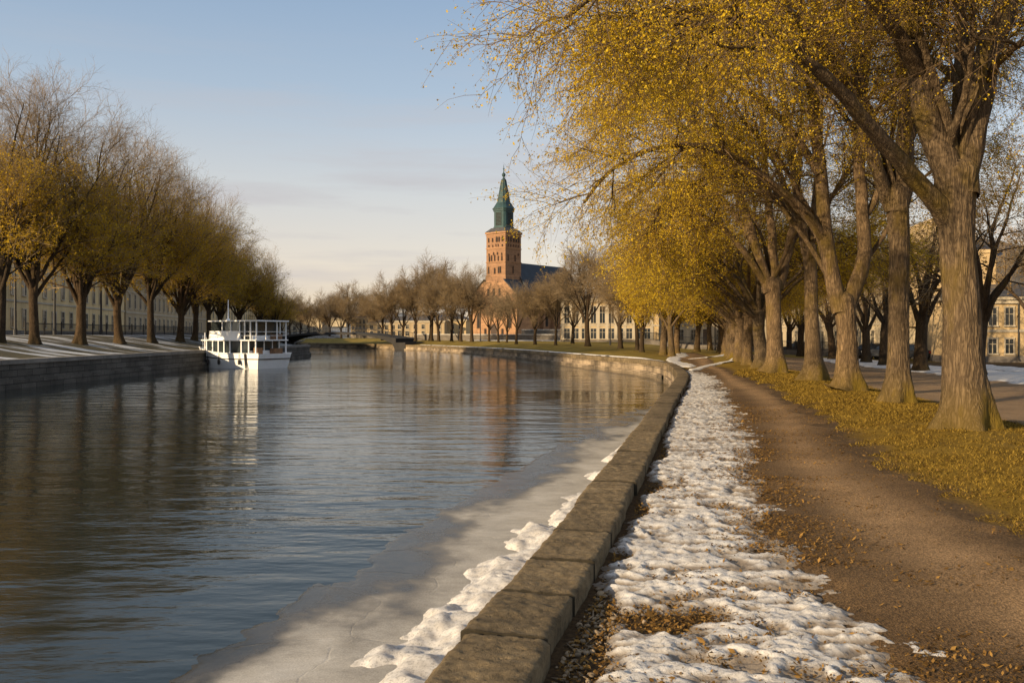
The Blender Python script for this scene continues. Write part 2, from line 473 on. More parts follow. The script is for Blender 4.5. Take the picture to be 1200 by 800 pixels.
# ---- left bank
def left_ground_material():
    m, nt, b = new_mat('left_bank_grass')
    tc = nt.nodes.new('ShaderNodeTexCoord')
    mp = nt.nodes.new('ShaderNodeMapping'); mp.inputs['Rotation'].default_value = (0, 0, R(35)); mp.inputs['Scale'].default_value = (0.16, 1.0, 1.0)
    nt.links.new(tc.outputs['Object'], mp.inputs[0])
    f = noise_node(nt, mp.outputs[0], 0.75, 5, 0.6); f2 = noise_node(nt, tc.outputs['Object'], 6, 4, 0.6)
    g = ramp(nt, f2, [(0.3, (0.035, 0.030, 0.012)), (0.7, (0.085, 0.068, 0.025))])
    s = ramp(nt, f, [(0.50, 0.0), (0.60, 1.0)])
    sep = nt.nodes.new('ShaderNodeSeparateXYZ'); nt.links.new(tc.outputs['Object'], sep.inputs[0])
    nt.links.new(mix(nt, s, g, (0.55, 0.58, 0.62)), b.inputs['Base Color'])
    b.inputs['Roughness'].default_value = 0.9
    bump(nt, b, f2, 0.5, 0.05)
    return m
M['left_ground'] = left_ground_material()
sx = np.concatenate([np.arange(0.25, 14, 0.6), np.geomspace(14, 700, 22)])
sy = np.concatenate([np.arange(-60, 101.3, 3.0), [101.2]])
S, Y = np.meshgrid(sx, sy, indexing='xy')
A = (-24-S, Y, z_left(-24-S, Y))
sy2 = np.concatenate([np.arange(101.2, 240, 4), np.geomspace(240, 1500, 14)])
S2, Y2 = np.meshgrid(sx, sy2, indexing='xy')
B = (-46-S2, Y2, z_left(-46-S2, np.maximum(Y2, 102)))
def two_grids(name, grids, mat):
    V = []; Q = []; b = 0
    for X, Yy, Z in grids:
        m, n = X.shape
        V.append(np.stack([X, Yy, Z], -1).reshape(-1, 3))
        i = b + np.arange(m-1)[:, None]*n + np.arange(n-1)[None, :]
        q = np.stack([i, i+n, i+n+1, i+1], -1).reshape(-1, 4)
        a_, b_, c_ = V[-1][0], V[-1][n], V[-1][n+1]
        if np.cross(b_-a_, c_-a_)[2] < 0: q = q[:, ::-1]
        Q.append(q); b += m*n
    return make_mesh(name, np.concatenate(V), np.concatenate(Q), mat, smooth=True)
tag(two_grids('riverside_ground', [A, B], M['left_ground']), kind='structure')

# ---- water
def water_material():
    m, nt, b = new_mat('river_water')
    b.inputs['Base Color'].default_value = (0.021, 0.027, 0.024, 1)
    b.inputs['Roughness'].default_value = 0.02
    b.inputs['IOR'].default_value = 1.333
    b.inputs['Specular IOR Level'].default_value = 0.5
    w1 = noise_node(nt, mapping(nt, 'Object', (0.45, 1.35, 1)), 1.25, 2, 0.45)
    w2 = noise_node(nt, mapping(nt, 'Object', (0.8, 1.9, 1)), 4.6, 3, 0.5)
    big = noise_node(nt, mapping(nt, 'Object', (0.12, 0.25, 1)), 0.6, 3, 0.5)
    calm = ramp(nt, big, [(0.35, 0.35), (0.65, 1.0)])
    h = mix(nt, 0.17, w1, w2)
    h = mix(nt, 1.0, h, calm, 'MULTIPLY')
    bump(nt, b, h, 0.46, 0.17)
    return m
M['water'] = water_material()
tag(make_mesh('river_water', [(-900,-100,WATER_Z),(300,-100,WATER_Z),(300,900,WATER_Z),(-900,900,WATER_Z)], [(0,1,2,3)], M['water']), kind='structure')

# ---- quay walls with their coping stones
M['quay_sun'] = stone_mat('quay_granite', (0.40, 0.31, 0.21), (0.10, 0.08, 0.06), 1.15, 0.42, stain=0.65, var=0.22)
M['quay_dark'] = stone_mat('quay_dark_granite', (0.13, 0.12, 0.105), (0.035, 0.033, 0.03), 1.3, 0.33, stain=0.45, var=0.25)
def coping_material():
    m, nt, b = new_mat('coping_stone')
    v = mapping(nt)
    f1 = noise_node(nt, v, 2.2, 6, 0.6); f2 = noise_node(nt, v, 38, 5, 0.7)
    vo = nt.nodes.new('ShaderNodeTexVoronoi'); vo.inputs['Scale'].default_value = 16; nt.links.new(v, vo.inputs['Vector'])
    pit = ramp(nt, vo.outputs['Distance'], [(0.0, 0.0), (0.22, 1.0)])
    c = ramp(nt, mix(nt, 0.5, f1, f2), [(0.3, (0.075, 0.054, 0.028)), (0.52, (0.165, 0.122, 0.068)), (0.75, (0.28, 0.215, 0.125))])
    g = nt.nodes.new('ShaderNodeNewGeometry')
    tone = ramp(nt, g.outputs['Random Per Island'], [(0.0, 0.8), (1.0, 1.15)])
    c = mix(nt, 1.0, c, tone, 'MULTIPLY')
    c = mix(nt, 1.0, c, ramp(nt, noise_node(nt, v, 9, 5, 0.75), [(0.34, 0.5), (0.56, 1.1)]), 'MULTIPLY')
    at = nt.nodes.new('ShaderNodeAttribute'); at.attribute_name = 'joint'
    nt.links.new(mix(nt, at.outputs['Fac'], c, (0.018, 0.015, 0.009)), b.inputs['Base Color'])
    b.inputs['Roughness'].default_value = 0.9; b.inputs['Specular IOR Level'].default_value = 0.25
    bump(nt, b, mix(nt, 0.35, mix(nt, 0.5, f2, noise_node(nt, v, 110, 3, 0.7)), pit), 1.0, 0.02)
    return m
M['coping'] = coping_material()

def wall_strip(us, v, z0, z1, f=None):
    """vertical face along the quay; returns verts, quads, uv"""
    p = q_off(us, np.full(len(us), v))
    n = len(us)
    V = np.concatenate([np.column_stack([p, np.full(n, z0)]), np.column_stack([p, np.full(n, z1)])])
    i = np.arange(n-1); Q = np.stack([i, i+1, i+1+n, i+n], -1)
    uvs = np.concatenate([np.column_stack([us, np.full(n, z0)]), np.column_stack([us, np.full(n, z1)])])
    return V, Q, uvs
def merge(parts):
    V = []; Q = []; Uv = []; b = 0
    for v, q, u in parts:
        V.append(v); Q.append(q+b); Uv.append(u); b += len(v)
    return np.concatenate(V), np.concatenate(Q), np.concatenate(Uv)
def ledge(us, va, vb, z):
    a = q_off(us, np.full(len(us), va)); c = q_off(us, np.full(len(us), vb)); n = len(us)
    V = np.concatenate([np.column_stack([a, np.full(n, z)]), np.column_stack([c, np.full(n, z)])])
    i = np.arange(n-1); Q = np.stack([i, i+1, i+1+n, i+n], -1)
    return V, Q, np.column_stack([np.concatenate([us, us]), np.concatenate([np.full(n, va), np.full(n, vb)])])
def end_cap(u, va, vb, z0, z1):
    a = q_off(np.array([u]), np.array([va]))[0]; c = q_off(np.array([u]), np.array([vb]))[0]
    return (np.array([[*a, z0], [*c, z0], [*c, z1], [*a, z1]]), np.array([[0,1,2,3]]), np.array([[u+va, z0],[u+vb, z0],[u+vb, z1],[u+va, z1]]))

def coping_stones(stones, detail):
    """stones: list of (u0, u1, width, z_top, jitter seed); each a rough block with worn edges"""
    V = []; Q = []; J = []; b = 0
    for (u0, u1, w, zt, sd) in stones:
        near = detail
        du = max(2, int((u1-u0)/near)); dv = max(2, int(w/near)); dz = max(1, int(0.3/near/2)) if near < 0.1 else 1
        s = np.concatenate([[0, 0.012], np.linspace(0.03, 0.97, max(2, du)), [0.988, 1]]); t = np.concatenate([[0, 0.04], np.linspace(0.08, 0.92, max(2, dv)), [0.96, 1]])
        # unfolded top: skirt rows down both sides and both ends are folded into one grid
        L = u1-u0
        S_ = np.concatenate([[-1]*1, s, [2]*1]); T_ = np.concatenate([[-1], t, [2]])
        SS, TT = np.meshgrid(S_, T_, indexing='ij')
        skirt = (SS < 0) | (SS > 1) | (TT < 0) | (TT > 1)
        SSc = np.clip(SS, 0, 1); TTc = np.clip(TT, 0, 1)
        rng = np.random.default_rng(sd)
        j = rng.normal(0, 0.012, 4)
        g = 0.009
        U = u0+g + (L-2*g)*SSc; Vv = (w+j[0]*0.6)*TTc + j[1]*0.8 - 0.03
        e = np.minimum(np.minimum(SSc, 1-SSc)*L, np.minimum(TTc, 1-TTc)*w)
        xy = q_off(U, Vv)
        px, py = xy[...,0], xy[...,1]
        rough = 0.020*(fbm(px*4, py*4, 31, 5, 0.6)-0.5) + 0.022*(fbm(px*20, py*20, 37, 3, 0.6)-0.5)
        es = np.minimum(TTc, 1-TTc)*w; ee = np.minimum(SSc, 1-SSc)*L
        edge = (0.016*(1-sstep(0, 0.035, es)) + 0.007*(1-sstep(0, 0.012, ee)))*(0.4+1.2*fbm(px*9, py*9, 41, 3))
        Z = zt + j[2]*0.35 + j[3]*0.5*(SSc-0.5) + rough - edge
        if near < 0.1:
            wob = 0.026*(fbm(px*4+sd, py*4, 43, 4)-0.5)*(1-sstep(0, 0.06, e))
            nrm = q_nrm(U); xy = xy + nrm*wob[...,None]
            px, py = xy[...,0], xy[...,1]
        Z = np.where(skirt, -0.34, Z)
        m, n = U.shape
        J.append((0.92*((1-sstep(0.006, 0.028, ee+0.012*(fbm(px*14, py*14, 47, 3)-0.5))))).ravel())
        V.append(np.stack([px, py, Z], -1).reshape(-1, 3))
        i = b + np.arange(m-1)[:, None]*n + np.arange(n-1)[None, :]
        Q.append(np.stack([i, i+n, i+n+1, i+1], -1).reshape(-1, 4)[:, ::-1]); b += m*n
    return np.concatenate(V), np.concatenate(Q), np.concatenate(J)
def add_joint(o, J):
    at = o.data.attributes.new('joint', 'FLOAT', 'POINT'); at.data.foreach_set('value', J.astype(np.float32)); return o

GAP0 = u_at(50.2); GAP1 = GAP0 + 0.75
qw = empty('quay_wall', (*q_pt(np.array([u_at(10)]))[0], WATER_Z))
tag(qw, 'rough stone quay wall with worn brown coping blocks beside the melting snow strip', 'quay wall')
INV = Matrix.Translation(-Vector(qw.location))
def to_local(o, root):
    o.data.transform(Matrix.Translation(-root.location)); o.parent = root; return o
us = np.arange(0.5, GAP0, 0.5); us = np.append(us, GAP0)
v_, q_, uv_ = merge([wall_strip(us, 0.0, -1.4, -0.16), wall_strip(us, -0.16, -1.4, -0.72), ledge(us, -0.16, 0.0, -0.72), end_cap(GAP0, 0.0, 0.6, -1.4, -0.16)])
to_local(make_mesh('wall_face', v_, q_, M['quay_sun'], uv=uv_), qw)
rs = random.Random(5)
st = []; u = 2.0
# joints seen in the picture, then a steady rhythm
joints = [u_at(d) for d in (2.2, 3.1, 4.05, 4.89, 5.70, 6.51, 7.46, 8.67)]
stones = [(a, b) for a, b in zip(joints[:-1], joints[1:])]
u = joints[-1]
while u < GAP0 - 0.3:
    l = rs.uniform(1.0, 1.45); stones.append((u, min(u+l, GAP0))); u += l
u = joints[0]; back = []
while u > 1.0:
    l = rs.uniform(0.9, 1.3); back.append((u-l, u)); u -= l
near_st = [(a, b, 0.50, 0.0, 100+i) for i, (a, b) in enumerate(stones) if a < u_at(16)]
mid_st = [(a, b, 0.50, 0.0, 300+i) for i, (a, b) in enumerate(stones+back) if a >= u_at(16) or b <= joints[0]+1e-6]
V1, Q1, J1 = coping_stones(near_st, 0.02); V2, Q2, J2 = coping_stones(mid_st, 0.12)
add_joint(to_local(make_mesh('coping', np.concatenate([V1, V2]), np.concatenate([Q1, Q2+len(V1)]), M['coping'], smooth=True), qw), np.concatenate([J1, J2]))

qf = empty('quay_wall', (*q_pt(np.array([GAP1+30]))[0], WATER_Z))
tag(qf, 'sunlit pale stone quay wall curving round below the far lawn', 'quay wall')
us = np.concatenate([np.arange(GAP1, GAP1+140, 0.8), np.linspace(GAP1+140, UEND-2, 80)])
v_, q_, uv_ = merge([wall_strip(us, 0.0, -1.4, -0.16), wall_strip(us, -0.22, -1.4, -0.74), ledge(us, -0.22, 0.0, -0.74), end_cap(GAP1, -0.1, 0.6, -1.4, -0.16)])
to_local(make_mesh('wall_face', v_, q_, M['quay_sun'], uv=uv_), qf)
stones = []; u = GAP1; k = 0
while u < GAP1+175:
    l = rs.uniform(1.2, 1.7); stones.append((u, u+l, 0.55, 0.0, 900+k)); u += l; k += 1
while u < UEND-8:
    stones.append((u, u+6, 0.55, 0.0, 900+k)); u += 6; k += 1
V1, Q1, J1 = coping_stones(stones, 0.25)
add_joint(to_local(make_mesh('coping', V1, Q1, M['coping'], smooth=True), qf), J1*0)
sl = empty('landing_slot', (*q_pt(np.array([GAP0+0.4]))[0], WATER_Z))
tag(sl, 'narrow dark slot with stone steps cut through the curving quay wall', 'water stairs')
mb = MB()
for k in range(6):
    a = q_off(np.array([GAP0+0.02, GAP1-0.02]), np.array([0.0+0.08*k, 0.0+0.08*k])); c = q_off(np.array([GAP0+0.02, GAP1-0.02]), np.array([0.62, 0.62]))
    z0 = -1.3; z1 = -0.95+0.14*k
    mb.add([(*a[0], z0), (*a[1], z0), (*c[1], z0), (*c[0], z0), (*a[0], z1), (*a[1], z1), (*c[1], z1), (*c[0], z1)],
           [(0,1,5,4),(4,5,6,7),(1,2,6,5),(2,3,7,6),(3,0,4,7)])
to_local(mb.build('steps', M['quay_dark']), sl)

# left quay: dark wall of squared blocks
lq = empty('quay_wall', (-24, 40, WATER_Z))
tag(lq, 'dark shaded quay wall of squared blocks under the snowy left bank', 'quay wall')
def plain_wall(pts, z0, z1, off=0.0):
    pts = np.array(pts, float); n = len(pts)
    l = np.concatenate([[0], np.cumsum(np.linalg.norm(np.diff(pts, axis=0), axis=1))])
    V = np.concatenate([np.column_stack([pts, np.full(n, z0)]), np.column_stack([pts, np.full(n, z1)])])
    i = np.arange(n-1)
    return V, np.stack([i, i+1, i+1+n, i+n], -1), np.concatenate([np.column_stack([l, np.full(n, z0)]), np.column_stack([l, np.full(n, z1)])])
ly = [(-24, y) for y in np.arange(-60, 101, 4.0)] + [(-24, 101.2), (-46, 102.5)] + [(-46, y) for y in np.arange(106, 420, 8.0)]
ly2 = [(x+0.2, y) if x > -30 else (x+0.2, y) for x, y in ly]
def shelf(p1, p2, z):
    p1 = np.array(p1, float); p2 = np.array(p2, float); n = len(p1)
    V = np.concatenate([np.column_stack([p1, np.full(n, z)]), np.column_stack([p2, np.full(n, z)])]); i = np.arange(n-1)
    return V, np.stack([i, i+1, i+1+n, i+n], -1), np.concatenate([p1, p2])
v_, q_, uv_ = merge([plain_wall(ly, -1.4, 0.30), plain_wall(ly2, -1.4, -0.45), shelf(ly2, ly, -0.45)])
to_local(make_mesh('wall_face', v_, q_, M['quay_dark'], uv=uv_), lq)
mb = MB(); y = -60.0
while y < 101:
    l = min(2.0, 101.3-y)
    mb.box((-24.75, y+0.012, 0.28), (-23.93, y+l-0.012, 0.50)); y += 2.0
x = -24.75
while x > -45.5:
    mb.box((x-1.98, 100.6, 0.28), (x, 101.35, 0.497)); x -= 2.0
y = 102.5
while y < 300:
    mb.box((-46.75, y+0.012, 0.28), (-45.93, y+1.976, 0.50)); y += 2.0
to_local(mb.build('coping', simple_mat('left_coping', (0.20, 0.185, 0.165), 0.9, 0.3, 1.0)), lq)

# ---- snow, ice, litter
def snow_material(attr=False):
    m, nt, b = new_mat('old_snow')
    v = mapping(nt)
    f = noise_node(nt, v, 7, 5, 0.65); f2 = noise_node(nt, v, 130, 3, 0.75)
    c = ramp(nt, f, [(0.30, (0.48, 0.45, 0.415)), (0.6, (0.68, 0.66, 0.635))])
    d = ramp(nt, noise_node(nt, v, 40, 4, 0.8), [(0.34, 0.50), (0.50, 1.0)])
    c = mix(nt, 1.0, c, d, 'MULTIPLY')
    if attr:
        at = nt.nodes.new('ShaderNodeAttribute'); at.attribute_name = 'hollow'
        c = mix(nt, at.outputs['Fac'], c, (0.17, 0.125, 0.080))
    nt.links.new(c, b.inputs['Base Color'])
    b.inputs['Roughness'].default_value = 0.7
    bump(nt, b, mix(nt, 0.4, f2, f), 0.9, 0.014)
    return m
M['snow_path'] = snow_material(True)
M['snow'] = snow_material()
SN_W = ([0, 4.4, 5.8, 8.3, 11, 14, 20.5, 28.6, 35, 42, 46], [2.95, 2.75, 2.35, 2.05, 2.1, 2.35, 2.15, 1.85, 1.75, 1.2, 0.3])
def snow_strip(us, vs):
    UU, VV = np.meshgrid(us, vs, indexing='ij')
    XY = q_off(UU, VV); X, Y = XY[...,0], XY[...,1]
    w = np.interp(Y, *SN_W)
    e = np.minimum((VV-0.50)*5, (w-VV)*0.9)
    m = e*0.9 + 0.85*(fbm(X*1.1, Y*1.1, 61, 5, 0.6)-0.5) + 0.75*(fbm(X*3.2, Y*4.2, 67, 4, 0.6)-0.5)
    for (bx, by, rx, ry, a) in ((0.70, 5.45, 0.40, 0.55, 0.75), (0.35, 4.75, 0.28, 0.6, 0.8), (1.15, 5.5, 0.35, 0.3, 0.45), (0.95, 7.0, 0.28, 0.25, 0.5), (1.3, 8.9, 0.3, 0.35, 0.5), (1.75, 10.2, 0.4, 0.5, 0.55), (1.2, 6.4, 0.22, 0.15, 0.4), (2.3, 13, 0.3, 0.8, 0.5)):
        m = m - 1.6*a*np.exp(-((X-bx)/rx)**2 - ((Y-by)/ry)**2)
    wx = 0.12*(fbm(X*3, Y*3, 75, 3)-0.5); wy = 0.12*(fbm(X*3, Y*3, 76, 3)-0.5)
    rg = lambda n: 1 - np.abs(2*n-1)
    cup = rg(fbm((X+wx)*3.8, (Y+wy)*6.8, 71, 2, 0.4)); cup2 = rg(fbm((X+wx)*8, (Y+wy)*14, 73, 2, 0.5)); cup3 = fbm(X*24, Y*34, 74, 4, 0.6)
    h = -0.070 + 0.080*sstep(-0.30, 0.60, m) + 0.066*(cup-0.75) + 0.034*(cup2-0.7) + 0.032*(cup3-0.5)
    hol = np.clip(sstep(0.86, 0.50, cup*0.6+cup2*0.4)*0.55*fbm(X*1.5, Y*1.5, 78, 3)*1.6 + 0.75*(1-sstep(-0.012, 0.016, h+0.0)), 0, 0.85)
    h = np.where(Y > 30, h - 0.03*sstep(34, 46, Y), h)
    return X, Y, z_right(X, Y) + h + 0.035, hol
u_a = np.concatenate([np.arange(u_at(1.0), u_at(7), 0.016), np.arange(u_at(7), u_at(13), 0.028), np.arange(u_at(13), u_at(47), 0.07)])
v_a = np.arange(0.40, 3.1, 0.022)
sx_, sy_, sz_, hol_ = snow_strip(u_a, v_a)
tag(grid_mesh('snow', sx_, sy_, sz_, M['snow_path'], attr={'hollow': hol_}), 'strip of melting dimpled snow between the stone kerb and gravel path', 'snow', kind='stuff')

# far ribbons of snow: behind the coping, across the park and along the lane
def ribbon(pts, w, seed, n=160, h=0.05, zc=99):
    c = catmull(pts, 20); l = np.concatenate([[0], np.cumsum(np.linalg.norm(np.diff(c, axis=0), axis=1))])
    s = np.linspace(0, l[-1], n); x = np.interp(s, l, c[:,0]); y = np.interp(s, l, c[:,1])
    tx = np.gradient(x); ty = np.gradient(y); L = np.hypot(tx, ty); nx, ny = ty/L, -tx/L
    t = np.linspace(-1, 1, 15)
    X = x[:,None] + nx[:,None]*t*w; Y = y[:,None] + ny[:,None]*t*w
    m = 1 - np.abs(t)[None,:] + 1.1*(fbm(X*0.8, Y*0.8, seed, 5, 0.6)-0.5) - (1-sstep(0, 2.0, np.minimum(s, l[-1]-s)))[:,None]*0.8
    return X, Y, np.minimum(z_right(X, Y), zc) + 0.045 + h*sstep(0.0, 0.5, m) - 0.10*(1-sstep(-0.1, 0.25, m))
far_edge = [tuple(q_off(np.array([u]), np.array([0.95]))[0]) for u in np.linspace(GAP1+0.5, GAP1+95, 12)]
grids = [ribbon(far_edge, 0.28, 81, 260, 0.02, zc=-0.02),
         ribbon([(9.9, 47), (10.7, 56), (12.6, 66), (14.4, 72), (16.5, 84)], 0.55, 83, h=0.02),
         ribbon([(8.9, 42.5), (11.2, 48), (13.2, 51), (15, 57.5)], 0.35, 85, h=0.02),
         ribbon([(12.4, 62), (15.5, 64), (18.5, 72)], 0.45, 86, h=0.02),
         ribbon([(-8, 148), (2, 146), (16, 138), (30, 132)], 1.6, 87),
         ribbon([(LANE_L(34)+0.6, 30), (LANE_L(45)+1.8, 45), (LANE_L(60)+1.8, 60), (LANE_L(80)+1.8, 80)], 2.6, 89, 240),
         ribbon([(26.5, 36), (29.5, 50), (33, 62)], 1.3, 90)]
tag(two_grids('snow', grids, M['snow']), 'thin streaks of old snow along the far paths, lawn edge and lane', 'snow', kind='stuff')

def ice_material():
    m, nt, b = new_mat('river_ice')
    f = noise_node(nt, mapping(nt, 'Object', (0.8, 1.0, 1)), 1.1, 7, 0.62)
    f2 = noise_node(nt, mapping(nt, 'Object', (0.6, 1.3, 1)), 6, 6, 0.75); f3 = noise_node(nt, mapping(nt), 80, 3, 0.8)
    at = nt.nodes.new('ShaderNodeAttribute'); at.attribute_name = 'thick'
    frost = mix(nt, 0.40, mix(nt, 0.36, f, f2), at.outputs['Fac'])
    c = ramp(nt, frost, [(0.20, (0.022, 0.024, 0.022)), (0.44, (0.085, 0.078, 0.066)), (0.58, (0.25, 0.235, 0.21)), (0.72, (0.44, 0.415, 0.37)), (0.86, (0.62, 0.60, 0.56))])
    sp = ramp(nt, f3, [(0.3, 0.7), (0.7, 1.2)])
    nt.links.new(mix(nt, 1.0, c, sp, 'MULTIPLY'), b.inputs['Base Color'])
    nt.links.new(ramp(nt, frost, [(0.30, 0.07), (0.45, 0.32), (0.62, 0.75)]), b.inputs['Roughness'])
    b.inputs['IOR'].default_value = 1.31
    vo = nt.nodes.new('ShaderNodeTexVoronoi'); vo.feature = 'DISTANCE_TO_EDGE'; vo.inputs['Scale'].default_value = 0.8
    nt.links.new(mix(nt, 0.25, mapping(nt), n_col(nt, mapping(nt), 2.5), 'ADD'), vo.inputs['Vector'])
    crack = ramp(nt, vo.outputs['Distance'], [(0.0, 0.0), (0.012, 1.0)])
    bump(nt, b, mix(nt, 0.35, mix(nt, 0.5, f2, f3), crack), 0.45, 0.012)
    return m
M['ice'] = ice_material()
IW = ([-10, 5, 6.53, 7.47, 9.9, 12.5, 17, 24, 34, 38.5], [2.8, 2.5, 2.4, 2.3, 2.55, 2.4, 2.1, 1.65, 0.7, 0.0])
uu = np.concatenate([np.arange(1.0, u_at(5), 0.12), np.arange(u_at(5), u_at(16), 0.05), np.arange(u_at(16), u_at(39), 0.1)])
tt = np.concatenate([np.linspace(0, 0.85, 40), np.linspace(0.86, 1.3, 50)])
UU, TT = np.meshgrid(uu, tt, indexing='ij')
D0 = q_pt(UU)[...,1]
VV = -0.12 - np.interp(D0, *IW)*TT
XY = q_off(UU, VV); X, Y = XY[...,0], XY[...,1]
ed = (1.0-TT)*np.interp(D0, *IW) + 0.95*(fbm(X*0.9, Y*0.7, 91, 6, 0.62)-0.5) + 0.22*(fbm(X*5, Y*5, 92, 4, 0.6)-0.5)
Z = WATER_Z - 0.012 + 0.020*sstep(-0.10, 0.10, ed) + 0.010*sstep(0.2, 1.0, ed) + 0.010*(fbm(X*3, Y*3, 93, 4)-0.5)*sstep(0, .5, ed)
thick = sstep(-0.05, 1.15, ed + 1.9*(fbm(X*1.1, Y*0.8, 94, 5, 0.55)-0.5))
tag(grid_mesh('ice', X, Y, Z, M['ice'], attr={'thick': thick}), 'grey thin ice shelf along the foot of the quay wall', 'ice', kind='stuff')
uu = np.concatenate([np.arange(u_at(3), u_at(12), 0.03), np.arange(u_at(12), u_at(30), 0.08)])
vv = np.linspace(0.0, 1.7, 64)
UU, VV = np.meshgrid(uu, vv, indexing='ij')
XY = q_off(UU, -0.1-VV); X, Y = XY[...,0], XY[...,1]
w = np.interp(Y, [3, 5.5, 8, 10, 13, 20, 29], [1.15, 1.25, 1.35, 1.0, 0.9, 0.55, 0.15])
m = 1 - VV/w + 1.0*(fbm(X*1.6, Y*1.6, 95, 4, 0.55)-0.5)
h = -0.05 + 0.17*sstep(-0.05, 0.5, m)*(0.7+0.6*fbm(X*3.2, Y*3.2, 97, 4)) + 0.10*(fbm(X*4.5, Y*4.5, 98, 3)-0.5)*sstep(0.05, 0.3, m)
tag(grid_mesh('snow', X, Y, WATER_Z + 0.02 + h, M['snow']), 'lumpy snow drift lying on the ice at the quay foot', 'snow', kind='stuff')

rng = np.random.default_rng(7)
def flakes(C, size, tilt, rng):
    n = len(C)
    a = rng.uniform(0, 2*np.pi, n)
    u = np.stack([np.cos(a), np.sin(a), rng.normal(0, tilt, n)], -1); u /= np.linalg.norm(u, axis=1, keepdims=True)
    w = np.stack([-np.sin(a), np.cos(a), rng.normal(0, tilt, n)], -1); w /= np.linalg.norm(w, axis=1, keepdims=True)
    s = size[:, None]
    lift = np.array([0, 0, 1.0])*s*rng.uniform(0.0, 0.5, (n, 1))
    V = np.stack([C-u*s, C-w*s*0.5+lift*0.4, C+u*s+lift, C+w*s*0.5+lift*0.3], 1).reshape(-1, 3)
    return V, np.arange(4*n).reshape(-1, 4)
n = 60000
d = 2.6 + 20*rng.random(n)**1.8
x = np.interp(d, *PATH_L) + rng.normal(0, 0.55, n)
k2 = rng.random(n) < 0.35
x = np.where(k2, 0.15 + q_pt(np.interp(d, _q[:300,1], _ql[:300]))[:,0] + rng.uniform(0.4, 2.2, n), x)
k3 = rng.random(n) < 0.12
x = np.where(k3, np.interp(d, *PATH_R) + rng.normal(0, 0.5, n), x)
k4 = (rng.random(n) < 0.05)
x = np.where(k4, rng.uniform(1.5, 6.5, n), x)
dens = fbm(x*1.6, d*1.6, 55, 4)
keep = (rng.random(n) < sstep(0.38, 0.62, dens)*0.9 + 0.04) & (x > q_pt(np.interp(d, _q[:300,1], _ql[:300]))[:,0] + 0.55)
x, d = x[keep], d[keep]
px_, pd_ = [], []
for (bx, by, rx, ry, k_) in ((0.78, 5.5, 0.42, 0.55, 2600), (0.40, 4.8, 0.22, 0.5, 700), (1.2, 5.5, 0.3, 0.25, 700), (1.0, 7.0, 0.28, 0.22, 500), (1.15, 8.8, 0.35, 0.35, 700), (1.75, 10.2, 0.4, 0.45, 700), (2.3, 13, 0.35, 0.8, 600), (1.05, 6.3, 0.25, 0.2, 300)):
    px_.append(rng.normal(bx, rx*0.75, k_)); pd_.append(rng.normal(by, ry*0.75, k_))
px_ = np.concatenate(px_); pd_ = np.concatenate(pd_)
ok_ = px_ > q_pt(np.interp(pd_, _q[:300,1], _ql[:300]))[:,0] + 0.56
x = np.concatenate([x, px_[ok_]]); d = np.concatenate([d, pd_[ok_]])
C = np.stack([x, d, z_right(x, d) + 0.035 + rng.uniform(0, 0.02, len(x))], -1)
C[-int(ok_.sum()):, 2] -= 0.028
Vf, Qf = flakes(C, np.exp(rng.normal(-4.42, 0.40, len(x))), 0.42, rng)
M['litter'] = leaf_mat('fallen_leaf', [(0.15, (0.06, 0.034, 0.014)), (0.5, (0.17, 0.095, 0.03)), (0.85, (0.33, 0.19, 0.055)), (0.97, (0.45, 0.33, 0.18))], 0.12)
tag(make_mesh('fallen_leaves', Vf, Qf, M['litter']), 'brown fallen leaves scattered over the gravel and between the snow', 'fallen leaves', kind='stuff')

# pebbles and wood chips heaped in the hollow beside the kerb
mb = MB(); rr = random.Random(9)
for k in range(260):
    dd = rr.gauss(5.15, 0.7); xx = float(q_pt(np.array([u_at(dd)]))[0][0]) + 0.55 + abs(rr.gauss(0, 0.17))
    z = float(z_right(xx, dd)) + 0.004
    if rr.random() < 0.30:
        a = rr.uniform(0, 3.14); l = rr.uniform(0.015, 0.055); t = rr.uniform(-0.3, 0.4)
        p = Vector((xx, dd, z+0.012)); dv = Vector((math.cos(a), math.sin(a), t))*l
        r0 = rr.uniform(0.003, 0.007); mb.tube([p-dv, p+Vector((0, 0, rr.uniform(-.006, .006))), p+dv], [r0*0.5, r0, r0*0.4], 5)
    else:
        s_ = rr.uniform(0.006, 0.024)*(1.5 if rr.random() < 0.1 else 1); ax_ = [s_*rr.uniform(0.7, 1.5), s_*rr.uniform(0.6, 1.1), s_*rr.uniform(0.4, 0.8)]; ph = rr.uniform(0, 6.28)
        vs = []; n1, n2 = 5, 8
        for i1 in range(n1+1):
            th_ = math.pi*i1/n1
            for i2 in range(n2):
                f_ = 2*math.pi*i2/n2; w_ = rr.uniform(0.85, 1.12)
                q = (ax_[0]*math.sin(th_)*math.cos(f_)*w_, ax_[1]*math.sin(th_)*math.sin(f_)*w_, ax_[2]*math.cos(th_)*w_)
                vs.append((xx+q[0]*math.cos(ph)-q[1]*math.sin(ph), dd+q[0]*math.sin(ph)+q[1]*math.cos(ph), z+ax_[2]*0.6+q[2]))
        mb.add(vs, [(i1*n2+i2, i1*n2+(i2+1) % n2, (i1+1)*n2+(i2+1) % n2, (i1+1)*n2+i2) for i1 in range(n1) for i2 in range(n2)])
tag(mb.build('debris', simple_mat('chips', (0.22, 0.165, 0.105), 0.9, 0.6, 9), smooth=True), 'pale stones and wood chips heaped against the kerb', 'debris', kind='stuff')

